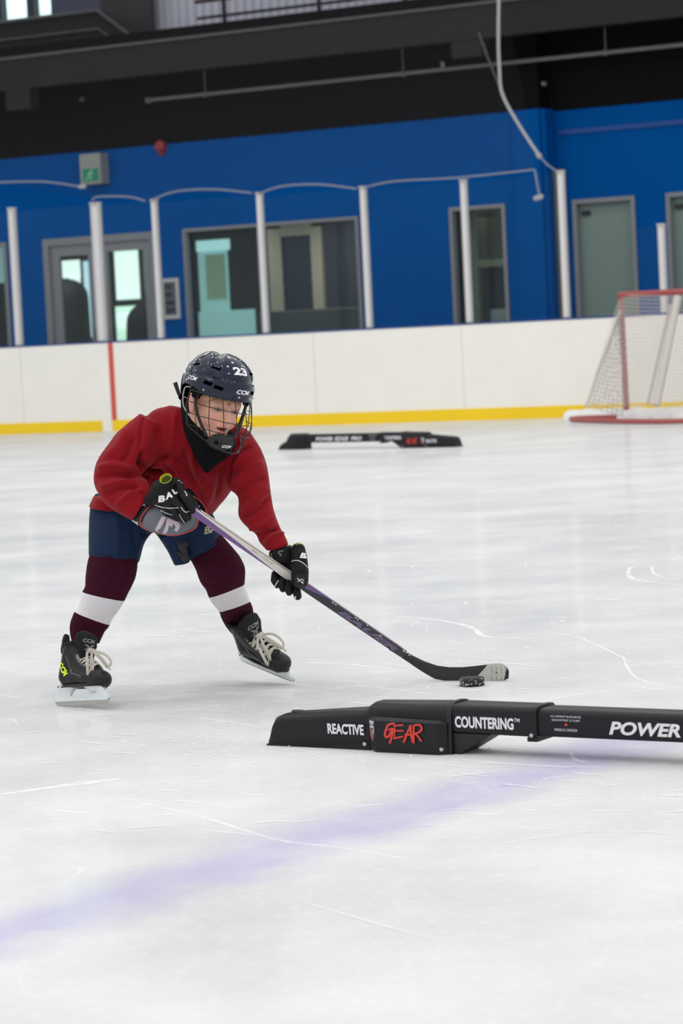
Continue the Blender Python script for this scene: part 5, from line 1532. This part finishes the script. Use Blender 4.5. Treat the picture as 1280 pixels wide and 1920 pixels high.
    mb.obj('facing_trim', mat('trim_grey', S(92, 94, 98), 0.35) if 'trim_grey' not in bpy.data.materials else bpy.data.materials['trim_grey'], bt)
    # blade holder: two towers and a bridge
    mb = MB()
    def tower(xa, xb, xc, xd_):
        R = []
        for z, x0, x1, w in ((.047, xa, xb, .019), (.043, xa + .002, xb - .002, .018), (.034, (xa + xc) / 2 + .003, (xb + xd_) / 2 - .003, .010), (.024, xc, xd_, .006), (.012, xc - .002, xd_ + .002, .0045)):
            R.append([T(x0, -w * .6, z), T(x0 + .008, -w, z), T(x1 - .008, -w, z), T(x1, -w * .6, z), T(x1, w * .6, z), T(x1 - .008, w, z), T(x0 + .008, w, z), T(x0, w * .6, z)])
        mb.rings(R)
    tower(-.092, -.030, -.096, -.046); tower(.006, .076, .034, .094)
    mb.rings([[T(x, -.0045, .010), T(x, .0045, .010), T(x, .0045, .010 + h), T(x, -.0045, .010 + h)] for x, h in ((-.098, .012), (-.05, .013), (-.02, .009), (.02, .009), (.04, .013), (.097, .012))])
    mb.obj('blade_holder', M_hold, bt, angle=40)
    mb = MB(); prof = [(-.101, .013), (-.101, .007), (-.094, .0022), (-.07, .0006), (0, .0002), (.06, .0006), (.085, .003), (.098, .008), (.101, .013)]
    mb.rings([[T(x, -.0018, z), T(x, .0018, z), T(x, .0018, .0145), T(x, -.0018, .0145)] for x, z in prof]); mb.obj('runner', M_steel, bt, smooth=False)
    for x in (-.08, -.066, .026, .042, .058):
        for s in (-1, 1):
            mb = MB(); mb.capsule(T(x, s * .0178, .0435), .0022, T(x, s * .019, .0435), .002, n=8); mb.obj('rivet', M_gear2, bt)
    if neon:
        n_ = -Yv; ang = math.radians(-52); r0 = Vector(X); u0 = Vector(Z); r_ = r0 * math.cos(ang) + u0 * math.sin(ang); u_ = u0 * math.cos(ang) - r0 * math.sin(ang)
        decal('boot_lettering', ('CCM', .15, .05), T(-.074, -.05, .112), r_, u_, .048, .018, M_neon, bt, tree=tr, maxe=.004, off=.001)
        decal('boot_lettering', [[(0, 0), (1, 0), (1, 1), (0, 1)]], T(-.036, -.05, .098), r_, u_, .012, .006, mat('letter_olive', S(140, 144, 50), 0.5), bt, tree=tr, maxe=.004, off=.001)
    decal('holder_lettering', ('STEP', .2, .03), T(.040, -.0115, .026), X, Z, .020, .005, M_greyl, bt, off=.0012)
    return bt
skate(SKL, True)
skate(SKR, False)

# ---- pad showing under the raised glove
mb = MB(); mb.rings(seclist(dense([((254, 948), (250, 980), 7.925, .010), ((264, 945), (258, 986), 7.92, .022), ((285, 940), (272, 990), 7.915, .03)], 3), 22)); pad = None
me = remesh(mb, .003, 3); pad = link('elbow_pad', me, M_glove2, root)
mb = MB(); mb.rings(seclist(dense([((268, 964), (263, 984), 7.912, .010), ((279, 953), (268, 991), 7.905, .024), ((300, 944), (288, 998), 7.895, .032), ((325, 942), (316, 1003), 7.89, .034), ((348, 948), (342, 1000), 7.895, .030), ((366, 962), (364, 990), 7.905, .020), ((372, 970), (371, 984), 7.912, .008)], 4), 30))
me = remesh(mb, .0028, 3); sh = link('pad_shell', me, M_padg, pad); stree = bvh(me)
edge_ = [(288, 943), (274, 956), (264, 972), (264, 986), (280, 995), (303, 1001), (325, 1004), (348, 999), (366, 990), (371, 978), (370, 968)]
mb = MB(); pts = []
for px, py in edge_: pts.append(P(px, py, 7.893))
mb.tube(spline(pts, 4), .0018, n=6); mb.obj('red_piping', M_padr, pad)
def pxpoly(name, polys, m, par, tree, off=.001, Y0=7.7):
    bm = bmesh.new()
    for pl in polys:
        bm.faces.new([bm.verts.new((x_, y_, 0)) for x_, y_ in pl])
    bmesh.ops.triangulate(bm, faces=bm.faces)
    for _ in range(2):
        bmesh.ops.subdivide_edges(bm, edges=[e for e in bm.edges if e.calc_length() > 3], cuts=1); bmesh.ops.triangulate(bm, faces=bm.faces)
    dead = []
    for v_ in bm.verts:
        d = ray(v_.co.x, v_.co.y).normalized(); h = tree.ray_cast(CAM, d)
        if h[0] is None: dead.append(v_)
        else: v_.co = h[0] - d * off
    if dead: bmesh.ops.delete(bm, geom=dead, context='VERTS')
    me = bpy.data.meshes.new(name); bm.to_mesh(me); bm.free(); return link(name, me, m, par, smooth=False)
def q8(pts): return [(240 + x / 8, 870 + y / 8) for x, y in pts]
pxpoly('pad_emblem', [q8([(510, 780), (575, 800), (455, 1020), (400, 990)]), q8([(590, 790), (640, 820), (580, 1060), (515, 1040), (560, 940)]),
                      q8([(600, 900), (640, 810), (700, 815), (705, 850), (650, 950)]), q8([(700, 845), (760, 880), (780, 930), (770, 970), (735, 1020), (690, 1000), (715, 945), (690, 905), (680, 880)])], M_pink, sh, stree)
mb = MB(); mb.tube([P(248, 976, 7.905), P(254, 980, 7.90), P(259, 984, 7.90)], .0016, n=6); mb.tube([P(254, 980, 7.90), P(259, 979, 7.90)], .0012, n=6); mb.obj('pad_mark', M_pipw, pad)
mb = MB(); mb.capsule(P(352, 925, 7.95), .016, P(372, 955, 7.95), .022, sq=((0, 1, 0), .6)); mb.capsule(P(372, 955, 7.95), .020, P(378, 970, 7.955), .014, sq=((0, 1, 0), .6))
me = remesh(mb, .003, 3); link('pad_wing', me, M_blackcloth, pad)
mb = MB(); mb.tube(spline([P(362, 930, 7.935), P(376, 940, 7.93), P(385, 953, 7.93), P(389, 968, 7.935)], 4), .0014, n=6); mb.obj('red_piping', M_padr, pad)
mb = MB(); mb.tube([P(366, 953, 7.925), P(369, 946, 7.925), P(371, 955, 7.925), P(374, 948, 7.925)], .0012, n=5); mb.obj('pad_mark', M_pipw, pad)
mb = MB(); mb.tube([P(268, 944, 7.90), P(273, 950, 7.90)], .0008, n=5); mb.tube([P(266, 949, 7.90), P(276, 943, 7.90)], .0008, n=5); mb.obj('stitching', M_pipw, pad)

# ---- gloves
def chain(mb, pts, sq=None):
    for (x0, y0, Y0, r0), (x1, y1, Y1, r1) in zip(pts, pts[1:]):
        mb.capsule(P(x0, y0, Y0), r0 * Y0 / FPX, P(x1, y1, Y1), r1 * Y1 / FPX, sq=sq, n=18)
# raised glove (at the butt of the stick)
mb = MB()
chain(mb, [(298, 915, 7.87, 16), (318, 922, 7.855, 22), (334, 942, 7.845, 20)])
chain(mb, [(277, 932, 7.86, 6), (292, 925, 7.85, 12), (310, 916, 7.85, 15)])
chain(mb, [(280, 938, 7.885, 11), (296, 936, 7.87, 13), (312, 930, 7.86, 14)])
chain(mb, [(300, 938, 7.86, 12), (325, 938, 7.84, 20), (332, 915, 7.85, 14)])
chain(mb, [(300, 946, 7.86, 9), (330, 955, 7.85, 16)])
chain(mb, [(292, 916, 7.85, 10), (312, 910, 7.845, 15), (330, 906, 7.85, 11)])
me = remesh(mb, .0028, 3); ug = link('glove', me, M_glove, root); utree = bvh(me)
for i, pts in enumerate(([(332, 908, 7.84, 8), (349, 934, 7.80, 8.5), (360, 957, 7.795, 7)], [(322, 932, 7.825, 8), (340, 952, 7.80, 8.5), (352, 970, 7.80, 7.5)],
                         [(311, 943, 7.835, 8), (329, 960, 7.815, 8.5), (345, 976, 7.81, 7)], [(302, 949, 7.845, 7), (315, 963, 7.83, 7.5), (333, 972, 7.825, 6.5)])):
    mb = MB(); chain(mb, pts); me = remesh(mb, .0022, 2); link('glove_finger', me, M_glove, ug)
mb = MB(); chain(mb, [(350, 928, 7.85, 8), (362, 942, 7.83, 7.5), (367, 952, 7.815, 6)]); me = remesh(mb, .0022, 2); link('glove_thumb', me, M_glove, ug)
# open cuff with lime lining
cup_c = P(311, 898, 7.812); ca = (R_ * -.25 + U_ * .55 - F_ * .75).normalized(); e1 = (R_ - ca * R_.dot(ca)).normalized(); e2 = ca.cross(e1)
def cring(d_, r1, r2): return [cup_c + ca * d_ + e1 * math.cos(2 * PI * j / 24) * r1 + e2 * math.sin(2 * PI * j / 24) * r2 for j in range(24)]
mb = MB(); mb.rings([cring(-.035, .024, .020), cring(-.006, .0195, .0185), cring(.0, .0185, .0175), cring(.001, .0172, .0165)], cap=False); mb.obj('cuff_rim', M_glove, ug)
mb = MB(); mb.rings([cring(.0025, .0190, .0182), cring(.003, .0172, .0165), cring(-.008, .0150, .0145)], cap=False); mb.obj('cuff_lining', M_lime, ug)
mb = MB(); mb.rings([cring(-.006, .0152, .0147), cring(-.0065, .001, .001)], cap=False); mb.obj('cuff_inside', mat('lining_lime_shaded', S(58, 62, 16), 0.9), ug)  # darkened lining colour stands in for shade deep in the cuff
# lettering and piping on the back of the hand
def gtext(ch, px, py, w, h, ang, m=M_letter, par=ug, tree=utree, sh_=.15, Y=7.74):
    pxdecal('glove_lettering', (ch, sh_, .05), px, py, w, h, math.radians(ang), m, par, tree, Y=Y, off=.0014, maxe=.003, frm=.1)
gtext('B', 292, 943, 14, 12, 8); gtext('A', 307, 939, 15, 12, 20); gtext('U', 325, 931, 12, 13, 40); gtext('E', 336, 917, 10, 9, 64)
def pline(name, pts, w, par, trees, m=M_pipw, lift=.0006):
    out_ = []
    for x_, y_ in [(q.x, q.y) for q in spline([(a_, b_, 0) for a_, b_ in pts], 5)]:
        d = ray(x_, y_).normalized(); best = None
        for t_ in trees:
            h = t_.ray_cast(CAM, d)
            if h[0] is not None and (best is None or h[3] < best[3]): best = h
        if best: out_.append(best[0] - d * lift)
    if len(out_) > 1:
        mb = MB(); mb.tube(out_, w, n=6); return mb.obj(name, m, par)
bpy.context.view_layer.update()
utrees = [utree] + [bvh(o.data) for o in ug.children if o.name.startswith('glove_finger') or o.name.startswith('glove_thumb')]
pline('white_piping', [(290, 947), (303, 951), (318, 953), (334, 952)], .0011, ug, utrees)
pline('white_piping', [(301, 957), (311, 962), (323, 966)], .0009, ug, utrees)
pline('white_piping', [(301, 957), (303, 964)], .0008, ug, utrees)
pline('white_piping', [(339, 951), (347, 960), (354, 959)], .0012, ug, utrees)
pline('white_piping', [(336, 964), (340, 972), (346, 981)], .0010, ug, utrees)
pline('white_piping', [(346, 921), (350, 927), (349, 930)], .0014, ug, utrees)

# lower glove
mb = MB()
mb.rings(seclist(dense([((504, 1034), (546, 1022), 7.965, .026), ((504, 1040), (548, 1028), 7.965, .028), ((507, 1052), (550, 1046), 7.965, .028), ((512, 1056), (550, 1054), 7.965, .024)], 3), 26, 3.0))
chain(mb, [(528, 1050, 7.982, 18), (537, 1070, 7.985, 20), (548, 1088, 7.985, 17)])
me = remesh(mb, .0028, 3); lg = link('glove', me, M_glove, root); ltree = bvh(me)
mb = MB(); chain(mb, [(559, 1031, 7.935, 13.5), (561, 1045, 7.925, 15), (562, 1070, 7.915, 17), (562, 1088, 7.915, 16.5)])
me = remesh(mb, .0028, 3)
creases(me, [([(540, 1031), (560, 1026), (576, 1034)], 2.2, -.004), ([(540, 1054), (556, 1050), (572, 1058), (582, 1068)], 2.2, -.004), ([(544, 1077), (562, 1073), (582, 1080)], 2.0, -.003)], 0)
bp_ = link('hand_back', me, M_glove, lg); btree = bvh(me)
mb = MB(); mb.capsule(P(562, 1084, 7.903), .0185, P(562, 1091, 7.905), .0185); me = remesh(mb, .0028, 2); kn_ = link('thumb_cap', me, M_glove2, lg); ktree = bvh(me)
trs = []
for i, pts in enumerate(([(515, 1076, 7.955, 6.5), (514, 1088, 7.925, 7), (519, 1098, 7.93, 5.5)], [(527, 1080, 7.96, 7), (526, 1094, 7.925, 7.5), (530, 1105, 7.93, 6)],
                         [(539, 1088, 7.96, 7.5), (539, 1102, 7.925, 8), (542, 1111, 7.93, 6.5)], [(552, 1098, 7.96, 8), (556, 1110, 7.93, 8.5), (558, 1118, 7.935, 7.5)])):
    mb = MB(); chain(mb, pts); me = remesh(mb, .0022, 2); link('glove_finger', me, M_glove, lg); trs.append(bvh(me))
gt = lambda ch, px, py, w, h, ang, tree, par, sh_=.15: pxdecal('glove_lettering', (ch, sh_, .05), px, py, w, h, math.radians(ang), M_letter, par, tree, Y=7.8, off=.0012, maxe=.003, frm=.12)
gt('BAUER', 561.5, 1046, 54, 10, -6, btree, bp_, .2)
pline('white_piping', [(543.5, 1054), (550, 1051.5), (558, 1051), (567, 1055), (573, 1060), (578, 1065)], .0014, lg, [btree])
pline('lime_mark', [(554, 1021), (560, 1019.5), (565, 1020)], .0016, lg, [btree], M_lime)
pline('white_piping', [(557, 1084), (568, 1094)], .0012, lg, [ktree, btree]); pline('white_piping', [(558, 1091), (563, 1087), (567, 1086), (568, 1090), (566, 1094)], .0010, lg, [ktree, btree])
pline('white_piping', [(522, 1088), (518, 1094), (515, 1100)], .0015, lg, trs); pline('white_piping', [(554, 1118), (553, 1123)], .0018, lg, trs)
pline('cuff_emblem', [(531, 1033), (524, 1034), (522, 1037), (526, 1039), (527, 1041), (524, 1042)], .0009, lg, [ltree], mat('emblem_grey', S(170, 172, 176), 0.5))
pline('lime_edge', [(507, 1037), (509, 1043), (511, 1048)], .0007, lg, [ltree], M_lime)
